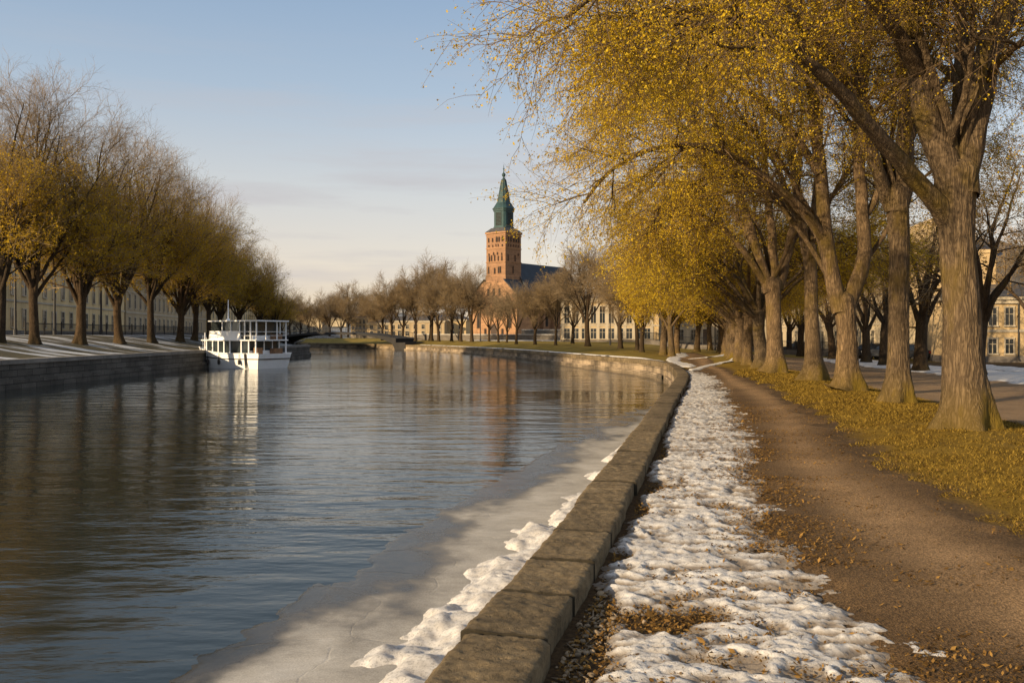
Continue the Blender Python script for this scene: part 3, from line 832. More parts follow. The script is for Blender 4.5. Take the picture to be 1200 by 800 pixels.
# short grass of the bank under the trees
n = 150000
d = 5.5 + 34*rng.random(n)**1.7
xl = np.interp(d, *PATH_R); xr = row_x(d) + 1.4
near = np.minimum(xr, 0.66*d)
x = xl - 0.1 + (xr+0.4-xl)*rng.random(n)
pat = fbm(x*1.3, d*1.3, 44, 4)
k = (rng.random(n) < sstep(0.28, 0.55, pat) + 0.12) & (x - xl > 1.5*(fbm(x*1.4, d*1.4, 46, 4)-0.42))
x, d = x[k], d[k]; n = len(x)
hgt = rng.uniform(0.014, 0.045, n)*(0.7+0.03*d)
a = rng.uniform(0, 2*np.pi, n); lean = rng.normal(0, 0.9, (n, 2))
b0 = np.stack([x, d, z_right(x, d)-0.005], -1); wv = np.stack([np.cos(a), np.sin(a), 0*a], -1)*(0.0028+0.0004*d)[:,None]
tip = b0 + np.stack([lean[:,0]*hgt, lean[:,1]*hgt, hgt], -1)
V = np.stack([b0-wv, b0+wv, tip], 1).reshape(-1, 3)
M['blade'] = leaf_mat('grass_blade', [(0.2, (0.060, 0.038, 0.012)), (0.42, (0.13, 0.084, 0.020)), (0.6, (0.29, 0.19, 0.034)), (0.8, (0.41, 0.275, 0.055)), (0.97, (0.22, 0.19, 0.055))], 0.3)
tag(make_mesh('grass', V, None, M['blade'], tris=np.arange(3*n).reshape(-1, 3)), 'short golden brown grass on the bank under the trees', 'grass', kind='stuff')
# ------------------------------------------------------------------ trees
def norm(a): return a/np.maximum(np.linalg.norm(a, axis=-1, keepdims=True), 1e-9)

def resample(pts, n):
    c = catmull3(pts, 12); l = np.concatenate([[0], np.cumsum(np.linalg.norm(np.diff(c, axis=0), axis=1))])
    s = np.linspace(0, l[-1], n)
    return np.stack([np.interp(s, l, c[:, k]) for k in range(c.shape[1])], -1)
def catmull3(pts, n):
    pts = np.asarray(pts, float); out = []
    for i in range(len(pts)-1):
        p0 = pts[max(i-1,0)]; p1 = pts[i]; p2 = pts[i+1]; p3 = pts[min(i+2,len(pts)-1)]
        t = (np.arange(n)/n)[:, None]
        out.append(0.5*((2*p1)+(-p0+p2)*t+(2*p0-5*p1+4*p2-p3)*t*t+(-p0+3*p1-3*p2+p3)*t**3))
    out.append(pts[-1][None]); return np.concatenate(out)

def tubes(Pn, Rn, sides):
    """Pn (N,S,3), Rn (N,S) -> verts, quads"""
    N, S, _ = Pn.shape
    T = np.empty_like(Pn); T[:,1:-1] = Pn[:,2:]-Pn[:,:-2]; T[:,0] = Pn[:,1]-Pn[:,0]; T[:,-1] = Pn[:,-1]-Pn[:,-2]
    T = norm(T)
    mean = norm(Pn[:,-1]-Pn[:,0])
    ref = np.where(np.abs(mean[:,2:3]) > 0.8, np.array([[1.0,0,0]]), np.array([[0,0,1.0]]))[:,None,:]
    Uv = norm(np.cross(T, ref)); W = np.cross(T, Uv)
    a = np.arange(sides)*2*np.pi/sides
    V = Pn[:,:,None,:] + Rn[:,:,None,None]*(Uv[:,:,None,:]*np.cos(a)[:,None] + W[:,:,None,:]*np.sin(a)[:,None])
    i = (np.arange(N)[:,None,None]*S + np.arange(S-1)[None,:,None])*sides
    k = np.arange(sides)[None,None,:]; k2 = (k+1) % sides
    Q = np.stack([i+k, i+k2, i+sides+k2, i+sides+k], -1).reshape(-1, 4)
    return V.reshape(-1, 3), Q

def grow(Pp, Rp, K, tmin, ang, length, S, wander, trop, rng, rscale=0.55, rmin=0.003, lfall=0.45, out=0.0):
    """K children on every parent branch"""
    N, Sp, _ = Pp.shape
    t = tmin + (1-tmin)*((np.arange(K)[None,:] + rng.random((N, K)))/K)
    t = np.clip(t, 0, 0.999)
    f = t*(Sp-1); i0 = np.floor(f).astype(int); fr = (f-i0)[...,None]
    n_ = np.arange(N)[:,None]
    p0 = Pp[n_, i0]; p1 = Pp[n_, i0+1]
    pos = p0*(1-fr)+p1*fr; tan = norm(p1-p0)
    r0 = Rp[n_, i0]*(1-fr[...,0]) + Rp[n_, i0+1]*fr[...,0]
    rnd = rng.normal(0, 1, pos.shape); perp = norm(rnd - (rnd*tan).sum(-1, keepdims=True)*tan)
    aa = ang*(0.7+0.6*rng.random((N, K)))[...,None]
    d = norm(tan*np.cos(aa)+perp*np.sin(aa))
    if out:
        rad = pos - np.array([0, 0, 0]); rad = rad*np.array([1, 1, 0.15]); d = norm(d + out*norm(rad))
    L = length*(1-lfall*t)*(0.65+0.7*rng.random((N, K)))
    pos = pos.reshape(-1, 3); d = d.reshape(-1, 3); L = L.reshape(-1); r = np.maximum(r0.reshape(-1)*rscale, rmin)
    return march(pos, d, L, r, S, wander, trop, rng)
def march(pos, d, L, r, S, wander, trop, rng):
    pts = [pos]; p = pos
    for s in range(S):
        d = norm(d + wander*rng.normal(0, 1, d.shape) + np.asarray(trop)[None]/S)
        p = p + d*(L/S)[:,None]; pts.append(p)
    Rr = r[:,None]*np.linspace(1, 0.35, S+1)[None]
    return np.stack(pts, 1), Rr

def leaf_quads(Pt, M_, size, spread, rng, keep=None):
    N, S, _ = Pt.shape
    K = max(1, int(round(M_/3))); rep = 3 if M_ >= 3 else 1
    t = rng.random((N, K))**0.8*(S-1)*0.999; i0 = t.astype(int); fr = (t-i0)[...,None]; n_ = np.arange(N)[:,None]
    c = (Pt[n_, i0]*(1-fr)+Pt[n_, i0+1]*fr).reshape(-1, 3)
    c = c + rng.normal(0, spread, c.shape)
    c = np.repeat(c, rep, 0) + rng.normal(0, size*1.1, (len(c)*rep, 3))
    if keep is not None:
        k = keep(c); c = c[k]
    n = len(c)
    u = rng.normal(0, 1, (n, 3)); u[:, 2] -= 0.5; u = norm(u)
    w = rng.normal(0, 1, (n, 3)); w = norm(w - (w*u).sum(-1, keepdims=True)*u); q = np.cross(u, w)
    s = size*np.exp(rng.normal(0, 0.30, (n, 1)))
    V = np.stack([c-u*s, c+w*s*0.68+q*s*0.25, c+u*s*1.1, c-w*s*0.68+q*s*0.25], 1).reshape(-1, 3)
    return V, np.arange(4*n).reshape(-1, 4)

class Acc:
    def __init__(s): s.V = []; s.Q = []; s.m = []; s.n = 0
    def add(s, V, Q, m=0):
        s.V.append(V); s.Q.append(Q+s.n); s.m.append(np.full(len(Q), m)); s.n += len(V)
    def mesh(s, name, mats, smooth=True, parent=None):
        return make_mesh(name, np.concatenate(s.V), np.concatenate(s.Q), mats, np.concatenate(s.m), smooth, parent)

def trunk_tube(axis, rads, acc, rng, detail, flare=1.0, seed=0):
    """stout stem with flaring roots and furrowed bark; axis from the ground up"""
    axis = [np.array(q, float) for q in axis]; rads = list(rads); up_ = norm(axis[-1]-axis[-2]); r_ = rads[-1]
    for k_, f_ in ((0.30, 0.93), (0.58, 0.70), (0.78, 0.36), (0.84, 0.04)): axis.append(axis[-1-0]*0 + axis[-1] + up_*r_*(k_ if f_ == 0.93 else {0.70: 0.28, 0.36: 0.20, 0.04: 0.06}[f_])); rads.append(r_*f_)
    sides = 72 if detail > 1 else (28 if detail else 12)
    L = np.linalg.norm(np.diff(np.asarray(axis, float), axis=0), axis=1).sum()
    n = int(L/(0.045 if detail > 1 else 0.14 if detail else 0.5))+3
    pr = resample(np.column_stack([axis, rads]), n)
    Pn = pr[:, :3]; Rn = pr[:, 3]
    z = Pn[:, 2] - Pn[0, 2]
    a = np.arange(sides)*2*np.pi/sides
    T = np.gradient(Pn, axis=0); T = norm(T)
    Uv = norm(np.cross(T, np.array([[0, 1.0, 0]]))); W = np.cross(T, Uv)
    A, Z = np.meshgrid(a, z, indexing='xy')
    lob = 0.5+0.5*np.cos(A*rng.integers(4, 7)+rng.uniform(0, 6)+1.5*np.sin(A+rng.uniform(0, 6)))
    ca, sa = np.cos(A), np.sin(A)
    fl = np.exp(-np.maximum(Z, 0)/0.32)
    rad = Rn[:, None]*(1 + flare*fl*(0.25+1.15*lob**1.5)*0.62 + 0.07*(fbm(ca*2+seed+Z*0.9, sa*2+Z*0.6, seed, 3)-0.5))
    if detail > 1:
        fur = np.abs(fbm(ca*9+50+0.15*np.sin(Z*3), sa*9+Z*1.15, seed+5, 4, 0.6)-0.5)*2
        rad = rad*0.93 + 0.020*(sstep(0.02, 0.30, fur)-0.7)
    V = Pn[:, None, :] + rad[..., None]*(Uv[:, None, :]*ca[..., None] + W[:, None, :]*sa[..., None])
    i = np.arange(n-1)[:, None]*sides; k = np.arange(sides)[None]; k2 = (k+1) % sides
    Q = np.stack([i+k, i+k2, i+sides+k2, i+sides+k], -1).reshape(-1, 4)
    acc.add(V.reshape(-1, 3), Q, 0)

def limb_pts(p0, az, i0, i1, L, rng, n=11, wob=0.09, droop=0.0):
    """arching limb: inclination from vertical goes i0 -> i1 along the length"""
    p = np.array(p0, float); out = [p]
    for s in range(n-1):
        f = s/(n-2); inc = i0+(i1-i0)*f**1.3 + rng.normal(0, wob); az += rng.normal(0, wob)
        d = np.array([math.sin(inc)*math.cos(az), math.sin(inc)*math.sin(az), math.cos(inc)])
        p = p + d*L/(n-1); out.append(p)
    return np.array(out)

def tree_meshes(name, rng, axis, rads, limbs, style, detail=0, seed=0, flare=1.0):
    """limbs: list of (pts (k,3), r0, r1). Returns trunk and crown objects, unparented"""
    st = style
    acc = Acc()
    trunk_tube(axis, rads, acc, rng, detail, flare, seed)
    S1 = 22
    LP = []; LR = []
    for pts, r0, r1 in limbs:
        q = resample(pts, S1); LP.append(q); LR.append(r0 + (r1-r0)*np.linspace(0, 1, S1)**0.8)
    LP = np.array(LP); LR = np.array(LR)
    jit = rng.normal(0, 1, LP.shape)*LR[..., None]*0.10; LP = LP + jit
    V, Q = tubes(LP, LR, 14 if detail else 7)
    if detail:
        V = V + 0.10*np.repeat(np.repeat(LR[..., None], 14, 2).reshape(-1, 1), 3, 1)*rng.normal(0, 0.35, V.shape)
    acc.add(V, Q, 0)
    cr = Acc()
    P2, R2 = grow(LP, LR, st['k2'], st.get('t2', 0.18), st['a2'], st['l2'], 7, 0.13, st['trop2'], rng, 0.5, 0.012, st.get('f2', 0.45), st.get('out', 0))
    V, Q = tubes(P2, R2, 6); acc.add(V, Q, 0)
    P3, R3 = grow(P2, R2, st['k3'], 0.12, st['a3'], st['l3'], 5, 0.13, st['trop3'], rng, 0.5, st['rmin']*1.6, 0.4)
    V, Q = tubes(P3, R3, 4); cr.add(V, Q, 0)
    P4, R4 = grow(P3, R3, st['k4'], 0.1, st['a4'], st['l4'], 3, 0.14, st['trop4'], rng, 0.55, st['rmin'], 0.3)
    V, Q = tubes(P4, R4, 3); cr.add(V, Q, 0)
    # fine twigs along the limbs themselves
    if st.get('k5'):
        P5, R5 = grow(P4, R4, st['k5'], 0.1, 0.6, st['l5'], 2, 0.12, st['trop4'], rng, 0.7, st['rmin']*0.7, 0.3)
        V, Q = tubes(P5, R5, 3); cr.add(V, Q, 0)
    if st.get('leaves'):
        keep = st.get('keep')
        V, Q = leaf_quads(P4, st['leaves'], st['leaf'], st.get('spread', 0.05), rng, keep); cr.add(V, Q, 1)
        V, Q = leaf_quads(P3, max(1, st['leaves']//2), st['leaf'], st.get('spread', 0.05)*1.5, rng, keep); cr.add(V, Q, 1)
        if st.get('k5') and st.get('leaves5'):
            V, Q = leaf_quads(P5, st['leaves5'], st['leaf'], st.get('spread', 0.05), rng, keep); cr.add(V, Q, 1)
    t = acc.mesh('trunk', M[st['bark']])
    c = cr.mesh('crown', [M[st['twig']], M[st['leafmat']]] if st.get('leaves') else [M[st['twig']]])
    return t, c

def assemble(name, loc, t, c, rz=0.0):
    e = empty(name, loc, rz); t.parent = e; c.parent = e; return e

GOLD = dict(k2=11, a2=0.85, l2=3.6, trop2=(-0.12, 0, -0.10), k3=9, a3=0.75, l3=1.75, trop3=(-0.05, 0, -0.35), k4=7, a4=0.7, l4=0.85, trop4=(0, 0, -0.45),
            rmin=0.0042, leaves=20, leaf=0.020, spread=0.06, bark='bark', twig='twig', leafmat='leaf_gold', t2=0.40, f2=0.74)

def open_heart(r0, r1, amt, seed=5):
    rr = np.random.default_rng(seed)
    def f(c): return rr.random(len(c)) > amt*(1 - sstep(r0, r1, np.hypot(c[:, 0], c[:, 1])))
    return f
GOLD['keep'] = open_heart(1.6, 4.2, 0.72)
# the five stout trees nearest the camera, each with limbs as they stand
def hero(loc_px, trunk, limbs, extra, seed, style, name='golden_tree', detail=2):
    px, d = loc_px
    x = (px-600)/F*d; z = float(z_right(x, d))
    base = Vector((x, d, z-0.06))
    rng = np.random.default_rng(seed)
    loc = lambda q: np.array(P(q[0], q[1], d + (q[2] if len(q) > 2 else 0)) - base)
    ax = [np.array([0, 0, 0.0])] + [loc(q) for q in trunk]
    wpx = [t[3] for t in trunk]
    wpx = [w*0.92 for w in wpx]
    rads = [wpx[0]/2/F*d] + [w/2/F*d for w in wpx]
    LL = []
    for pts, w0, w1 in limbs:
        LL.append((np.array([loc(q) for q in pts]), w0/2/F*d, w1/2/F*d))
    for (h, az, i0, i1, L, r0) in extra:
        f = ax[-1]; k = min(len(ax)-1, max(1, int(h*len(ax))))
        p0 = np.array(ax[-1]) if h >= 1 else np.array([np.interp(h*ax[-1][2], [a[2] for a in ax], [a[j] for a in ax]) for j in range(3)])
        LL.append((limb_pts(p0, az, i0, i1, L, rng), r0, r0*0.22))
    t, c = tree_meshes(name, rng, ax, rads, LL, style, detail, seed)
    return assemble(name, base, t, c)

TH = []   # labels set below, in order along the row
H1 = hero((1131, 14.6),
    [(1132, 472, 0, 60), (1128, 420, 0, 51), (1127, 360, 0, 46), (1122, 290, 0, 44), (1121, 240, 0, 46), (1122, 205, 0, 52)],
    [([(1115, 232, 0), (1108, 195, 0), (1095, 155, 0), (1082, 114, -.1), (1074, 70, -.1), (1068, 32, -.2), (1058, -20, -.4), (1030, -130, -.8), (990, -260, -1)], 36, 9),
     ([(1124, 230, 0), (1134, 182, 0), (1147, 114, .1), (1160, 55, .2), (1178, 5, .4), (1195, -60, .6), (1210, -200, .9), (1215, -320, 1)], 38, 9),
     ([(1112, 262, 0), (1095, 234, -.1), (1040, 172, -.3), (997, 120, -.6), (955, 78, -1), (905, 35, -1.5), (850, 10, -1.9), (790, 15, -2.3), (730, 40, -2.5)], 25, 4),
     ([(1126, 215, .2), (1124, 140, .5), (1127, 80, .8), (1126, 20, 1.2), (1120, -80, 1.6), (1105, -220, 2)], 21, 7),
     ([(1076, 85, -.2), (1030, 10, -1.0), (965, -50, -1.8), (880, -75, -2.2), (800, -60, -2.6), (725, -25, -2.8), (665, 20, -3.0)], 18, 4),
     ([(1092, 150, 0), (1062, 60, 1.2), (1010, -30, 2.2), (930, -100, 3), (840, -110, 3.4), (750, -70, 4.0)], 15, 4),
     ([(1150, 105, .1), (1172, 70, -.4), (1205, 50, -.9), (1245, 70, -1.3)], 13, 4),
     ([(1158, 70, .1), (1180, 10, .9), (1210, -20, 1.6), (1250, -10, 2.4)], 13, 4),
     ([(1105, 190, 0), (1128, 120, -.5), (1140, 50, -1.0), (1140, -30, -1.5)], 11, 4),
     ([(1140, 150, .1), (1120, 95, .6), (1098, 75, 1.0), (1075, 58, 1.6), (1040, 20, 2.4)], 13, 4)],
    [(1.0, 0.5, 0.35, 0.9, 6.5, 0.09), (1.0, -1.1, 0.25, 0.7, 7.0, 0.09), (1.0, 2.6, 0.3, 0.9, 7.5, 0.10), (1.0, 3.6, 0.35, 0.9, 7.5, 0.10), (1.0, 1.5, 0.5, 1.1, 6.5, 0.09)],
    101, dict(GOLD, k2=13, leaves=33, leaf=0.0128, t2=0.46, trop2=(-0.12, 0, 0.12), trop3=(-0.05, 0, -0.15)))
H2 = hero((1052, 20.0),
    [(1053, 455, 0, 34), (1053, 420, 0, 28), (1053, 360, 0, 26), (1054, 290, 0, 26), (1052, 250, 0, 28), (1050, 225, 0, 32)],
    [([(1046, 245, 0), (1034, 215, 0), (1023, 182, 0), (1012, 140, 0), (1006, 100, .2), (1004, 40, .4), (995, -40, .7), (975, -160, 1)], 17, 6),
     ([(1054, 238, 0), (1060, 205, 0), (1063, 146, .3), (1060, 81, .5), (1056, 10, .8), (1055, -100, 1.1), (1050, -240, 1.4)], 23, 7),
     ([(1040, 235, 0), (1012, 150, -.5), (985, 92, -1.0), (955, 45, -1.6), (900, 20, -2.2), (830, 35, -2.8), (765, 75, -3.1), (720, 125, -3.3)], 15, 3.5),
     ([(1008, 115, .2), (975, 50, 1), (920, 0, 2), (850, -10, 2.8), (765, 20, 3.4), (680, 80, 3.9)], 12, 3.5),
     ([(1062, 170, 0), (1095, 110, .5), (1135, 70, 1), (1180, 40, 1.4)], 12, 4)],
    [(1.0, 0.6, 0.35, 1.0, 6.5, 0.09), (1.0, 1.6, 0.4, 1.1, 7, 0.09), (1.0, 3.4, 0.35, 0.9, 8, 0.09), (1.0, 2.7, 0.5, 1.25, 7.5, 0.08), (1.0, -1.2, 0.25, 0.7, 7.5, 0.08)],
    102, dict(GOLD, k2=13, leaves=30, leaf=0.0140, trop3=(-0.05, 0, -0.2)))
H3 = hero((992, 24.0),
    [(994, 452, 0, 36), (993, 430, 0, 30), (993, 400, 0, 26), (991, 372, 0, 26), (988, 352, 0, 30)],
    [([(984, 365, 0), (973, 315, 0), (967, 270, 0), (962, 215, .1), (957, 160, .2), (948, 70, .4), (932, -30, .6), (915, -150, .8)], 20, 6),
     ([(991, 362, 0), (1002, 335, 0), (1013, 295, 0), (1010, 240, .2), (1007, 170, .3), (1014, 90, .6), (1022, 0, .8), (1030, -110, 1)], 19, 6),
     ([(966, 280, 0), (935, 240, -.4), (895, 208, -.9), (860, 185, -1.4), (825, 172, -1.9), (790, 170, -2.3), (750, 180, -2.6), (712, 203, -2.9), (684, 238, -3.1)], 12, 3),
     ([(960, 205, 0), (925, 150, .8), (880, 110, 1.6), (820, 95, 2.4), (755, 115, 3), (690, 165, 3.5)], 11, 3),
     ([(968, 290, 0), (940, 250, 1.0), (905, 228, 2), (850, 225, 3), (800, 245, 3.6), (760, 275, 4.0)], 9, 3),
     ([(950, 100, .3), (920, 50, -.5), (870, 20, -1.4), (810, 25, -2.2), (748, 58, -2.8), (696, 102, -3.1)], 10, 3),
     ([(1010, 260, .1), (1025, 235, .3), (1036, 205, .5), (1045, 160, .8), (1050, 100, 1.2)], 10, 3)],
    [(1.0, 0.5, 0.5, 1.1, 6.5, 0.09), (1.0, 1.8, 0.5, 1.2, 7, 0.10), (1.0, 2.9, 0.3, 0.9, 8, 0.11), (1.0, 2.3, 0.5, 1.2, 7.5, 0.09)],
    103, dict(GOLD, k2=12, leaves=27, leaf=0.0155))
H4 = hero((953, 29.5),
    [(954, 436, 0, 27), (953, 415, 0, 21), (951, 370, 0, 17), (950, 320, 0, 16), (948, 290, 0, 19)],
    [([(946, 297, 0), (938, 255, 0), (931, 210, .1), (922, 140, .3), (912, 60, .5), (900, -30, .8)], 12, 4),
     ([(949, 295, 0), (955, 240, .3), (960, 180, .6), (962, 110, .9), (960, 20, 1.2)], 10, 4),
     ([(936, 250, 0), (900, 215, -.8), (855, 203, -1.6), (805, 218, -2.4), (765, 250, -3.0)], 8, 3)],
    [(1.0, 0.5, 0.5, 1.1, 6.5, 0.09), (1.0, 1.9, 0.5, 1.2, 7, 0.10), (1.0, 3.1, 0.5, 1.25, 7.5, 0.09), (1.0, 2.6, 0.3, 0.9, 8, 0.11), (1.0, -0.9, 0.5, 1.0, 6, 0.08)],
    104, dict(GOLD, k2=11, leaves=22, leaf=0.018, rmin=0.006), detail=1)
H5 = hero((907, 35.0),
    [(909, 428, 0, 26), (908, 410, 0, 21), (907, 380, 0, 19), (906, 350, 0, 19), (905, 332, 0, 23)],
    [([(901, 342, 0), (890, 305, 0), (878, 265, 0), (862, 220, .2), (845, 170, .4), (830, 100, .6), (820, 20, .8)], 14, 4),
     ([(907, 338, 0), (906, 290, .2), (900, 240, .4), (895, 170, .6), (890, 80, .8)], 13, 4),
     ([(911, 338, 0), (921, 305, .2), (930, 260, .4), (936, 200, .6), (940, 120, .8)], 13, 4),
     ([(898, 335, 0), (870, 292, -.4), (840, 262, -.9), (805, 248, -1.4), (775, 255, -1.8), (745, 280, -2.3)], 9, 3),
     ([(885, 285, 0), (850, 240, .8), (805, 215, 1.6), (765, 218, 2.3), (730, 242, 2.8)], 8, 3)],
    [(1.0, 0.3, 0.5, 1.1, 6.5, 0.10), (1.0, 1.7, 0.5, 1.2, 7, 0.10), (1.0, 2.4, 0.4, 1.2, 7, 0.10), (1.0, -0.9, 0.5, 1.1, 6, 0.09)],
    105, dict(GOLD, k2=11, leaves=22, leaf=0.020, rmin=0.006), detail=1)
row = [H1, H2, H3, H4, H5]

# further trees of the same row: three grown kinds, copied
def generic_gold(seed, H=4.0, r=0.42, n=9, L=8.0):
    rng = np.random.default_rng(seed)
    ax = [np.array([0, 0, 0.0]), np.array([0.05, 0, 1.0]), np.array([-0.05, 0.05, 2.4]), np.array([-0.1, 0, H*0.8]), np.array([-0.1, 0, H])]
    limbs = []
    for k in range(n):
        az = 2*math.pi*k/n + rng.normal(0, 0.25); up = k % 3
        i0, i1 = [(0.25, 0.55), (0.5, 1.15), (0.65, 1.5)][up]
        h = H*(0.8+0.2*rng.random())
        limbs.append((limb_pts((-0.1, 0, h), az, i0, i1, L*(1.0+0.12*(up == 0)), rng), r*0.45, r*0.09))
    limbs.append((limb_pts((-0.1, 0, H*0.85), math.pi, 0.7, 1.55, L*1.0, rng), r*0.4, r*0.08))
    t, c = tree_meshes('golden_tree', rng, ax, [r*1.1, r, r*0.9, r*0.9, r], limbs, dict(GOLD, k2=10, k3=9, k4=6, leaves=18, leaf=0.026, rmin=0.008, spread=0.09, trop3=(-0.05,0,-0.55)), 1, seed)
    return assemble('golden_tree', (0, 0, 0), t, c)
gen = [generic_gold(201, 3.8, 0.31), generic_gold(202, 4.3, 0.28, 8), generic_gold(203, 3.5, 0.30)]
used = set()
def place(protos, k, x, y, rz, s=1.0, zf=z_right, sz=None):
    p = protos[k % len(protos)]
    if id(p) not in used: o = p; used.add(id(p))
    else: o = copy_tree(p)
    o.location = (x, y, float(zf(x, y))-0.06); o.rotation_euler = (0, 0, rz); o.scale = (s, s, sz or s)
    return o
for i, (px, d, rz, s) in enumerate([(891, 40.5, 0.4, 1.0), (876, 45, 2.0, 0.97), (866, 50, 4.0, 1.0), (860, 55.5, 5.2, 1.0), (855, 62, 1.2, 0.95), (851, 69, 2.9, 0.95), (848, 77, 0.2, 0.95), (844, 86, 3.9, 0.95)]):
    row.append(place(gen, i, (px-600)/F*d, d, rz, s, sz=s*0.72))
ROWL = ['nearest and thickest tree of the riverside row, mossy root flare, two steep upright limbs',
        'second tree of the riverside row, tall straight unbranched trunk close behind the thickest one',
        'third tree of the riverside row, trunk splitting low into a wide V of two limbs',
        'fourth tree of the riverside row, slim trunk standing beside the V-shaped one',
        'fifth tree of the riverside row, stout trunk with limbs fanning from one point',
        'sixth tree of the riverside row, just behind the one with fanning limbs']
ordn = ['first', 'second', 'third', 'fourth', 'fifth', 'sixth', 'seventh', 'eighth', 'ninth', 'tenth', 'eleventh', 'twelfth', 'thirteenth', 'fourteenth', 'fifteenth', 'sixteenth', 'seventeenth', 'eighteenth', 'nineteenth', 'twentieth', 'twenty-first', 'twenty-second', 'twenty-third', 'twenty-fourth']
for i, o in enumerate(row):
    tag(o, ROWL[i] if i < 6 else f'{ordn[i]} golden tree of the riverside row, counted from the thickest mossy trunk', 'tree', 'golden trees in a row along the gravel path')

# second line of trees across the gravel square
OLIVE = dict(GOLD, keep=None, leafmat='leaf_brown', bark='bark_dark', twig='twig_pale', k2=6, k3=6, k4=5, leaves=3, leaf=0.04, rmin=0.009, spread=0.09, trop3=(0, 0, -0.1), trop4=(0, 0, -0.1))
def generic_park(seed, H=3.4, r=0.30, n=8, L=6.0, style=OLIVE, name='park_tree', up=0.0, detail=0):
    rng = np.random.default_rng(seed)
    lx = rng.normal(0, 0.15, 2)
    ax = [np.array([0, 0, 0.0]), np.array([lx[0]*0.4, 0, 1.0]), np.array([lx[0], lx[1]*0.5, H*0.7]), np.array([lx[0], lx[1], H])]
    limbs = []
    for k in range(n):
        az = 2*math.pi*k/n + rng.normal(0, 0.3); q = k % 3
        i0, i1 = [(0.15, 0.35), (0.4, 0.8-up), (0.6, 1.15-up)][q]
        limbs.append((limb_pts((lx[0], lx[1], H*(0.75+0.25*rng.random())), az, i0, i1, L*[1.15, 1.0, 0.85][q], rng), r*0.5, r*0.10))
    t, c = tree_meshes(name, rng, ax, [r*1.1, r, r*0.92, r*0.95], limbs, style, detail, seed, 0.7)
    return assemble(name, (0, 0, 0), t, c)
PK = [generic_park(301), generic_park(302, 3.0, 0.34)]
park = []
PKP = [(1146, 40, 0.9, 1.0), (1079, 47, 0.3, 1.0), (1036, 58, 1.9, 1.0), (1015, 66, 3.0, 0.95), (975, 76, 4.2, 1.0), (938, 88, 0.8, 1.0), (925, 96, 2.5, 1.0), (1215, 62, 1.0, 1.15), (1060, 84, 5.0, 1.1), (990, 100, 2.2, 1.1), (905, 108, 3.3, 1.0), (880, 112, 0.4, 1.0)]
PKL = ['bare-branched tree just right of the thickest trunk, against the ochre house',
       'dark tree with twisted limbs by the snowy lane, between the two nearest thick trunks',
       'slim dark tree beyond the gravel square, standing hard beside the second thick trunk',
       'slender forked tree beyond the gravel square, seen right of the V-shaped trunk',
       'dark stem across the gravel square, seen between the V-shaped trunk and the slim one',
       'right one of two thin far trees between the fourth and fifth row trunks',
       'left one of two thin far trees between the fourth and fifth row trunks',
       'brownish tree at the right edge of the picture standing before the pale house',
       'brown tree beyond the gravel square whose crown fills between the two nearest trunks',
       'brown tree far beyond the gravel square behind the V-shaped trunk',
       'brown tree far back, seen just left of the stout trunk with fanning limbs',
       'brown tree farthest back, seen at the end of the riverside row']
for i, ((px, d, rz, s), lab) in enumerate(zip(PKP, PKL)):
    park.append(tag(place(PK, i, (px-600)/F*d, d, rz, s), lab, 'tree', 'trees across the gravel square'))

# trees on the far lawn below the church: bare, brown, rounded
BARE = dict(GOLD, leafmat='leaf_brown', bark='bark_dark', twig='twig_bare', f2=0.40, keep=None, k2=9, k3=7, k4=6, l2=2.9, l3=1.8, l4=1.0, a2=0.7, a3=0.65, a4=0.6, trop2=(0, 0, 0.2), trop3=(0, 0, 0.15), trop4=(0, 0, 0.05), rmin=0.013, leaves=0, k5=2, l5=0.6)
BROWN = dict(BARE, leaves=3, leaf=0.036, spread=0.12, k5=2)
BT = [generic_park(401, 3.2, 0.28, 9, 6.2, BARE, 'bare_tree', 0.35), generic_park(402, 2.8, 0.26, 8, 5.6, BROWN, 'bare_tree', 0.1), generic_park(403, 4.2, 0.25, 8, 6.6, BROWN, 'bare_tree', 0.3)]
SPARSE = dict(BARE, k2=7, k3=6, k4=5, k5=2, rmin=0.011)
BT.append(generic_park(404, 3.0, 0.24, 8, 6.0, SPARSE, 'bare_tree', 0.4))
far_spots = [  # px of trunk, depth, kind, turn, scale
    (448, 160, 1, .3, 0.85), (459, 152, 2, 1.3, 0.85), (472, 158, 1, 2.2, 0.95), (487, 148, 2, .9, 0.90), (505, 150, 0, 4., 1.22), (514, 140, 1, 5., .95), (529, 142, 2, .2, 0.90), (540, 134, 1, 1.9, 0.95),
    (553, 132, 3, 3.1, 1.05), (573, 136, 3, 2.0, .72), (584, 124, 3, 4.4, .66), (594, 122, 3, 0.6, .60), (605, 112, 3, 1.1, .72), (627, 108, 1, 2.6, 0.74), (651, 104, 2, 5.0, 0.66),
    (671, 112, 3, 1.5, .8), (689, 98, 0, .5, 1.02), (727, 90, 1, 3.6, 0.95), (747, 84, 2, 2.4, 0.8), (752, 79, 1, .1, 0.82)]
FL = 'bare brown tree on the far lawn, {} counted along from the bridge towards the path'
far = []
special = {4: 'tall round-crowned bare tree, highest of the far lawn clump left of the church',
           8: 'tall thin bare tree at the left edge of the brick church front',
           12: 'small bare tree before the right corner of the brick church front',
           16: 'tallest bare tree of the far lawn, rising right of the dark church roof'}
for i, (px, d, k, rz, s) in enumerate(far_spots):
    o = place(BT, k, (px-600)/F*d, d, rz, s)
    far.append(tag(o, special.get(i, FL.format(ordn[i])), 'tree', 'bare trees on the far lawn'))
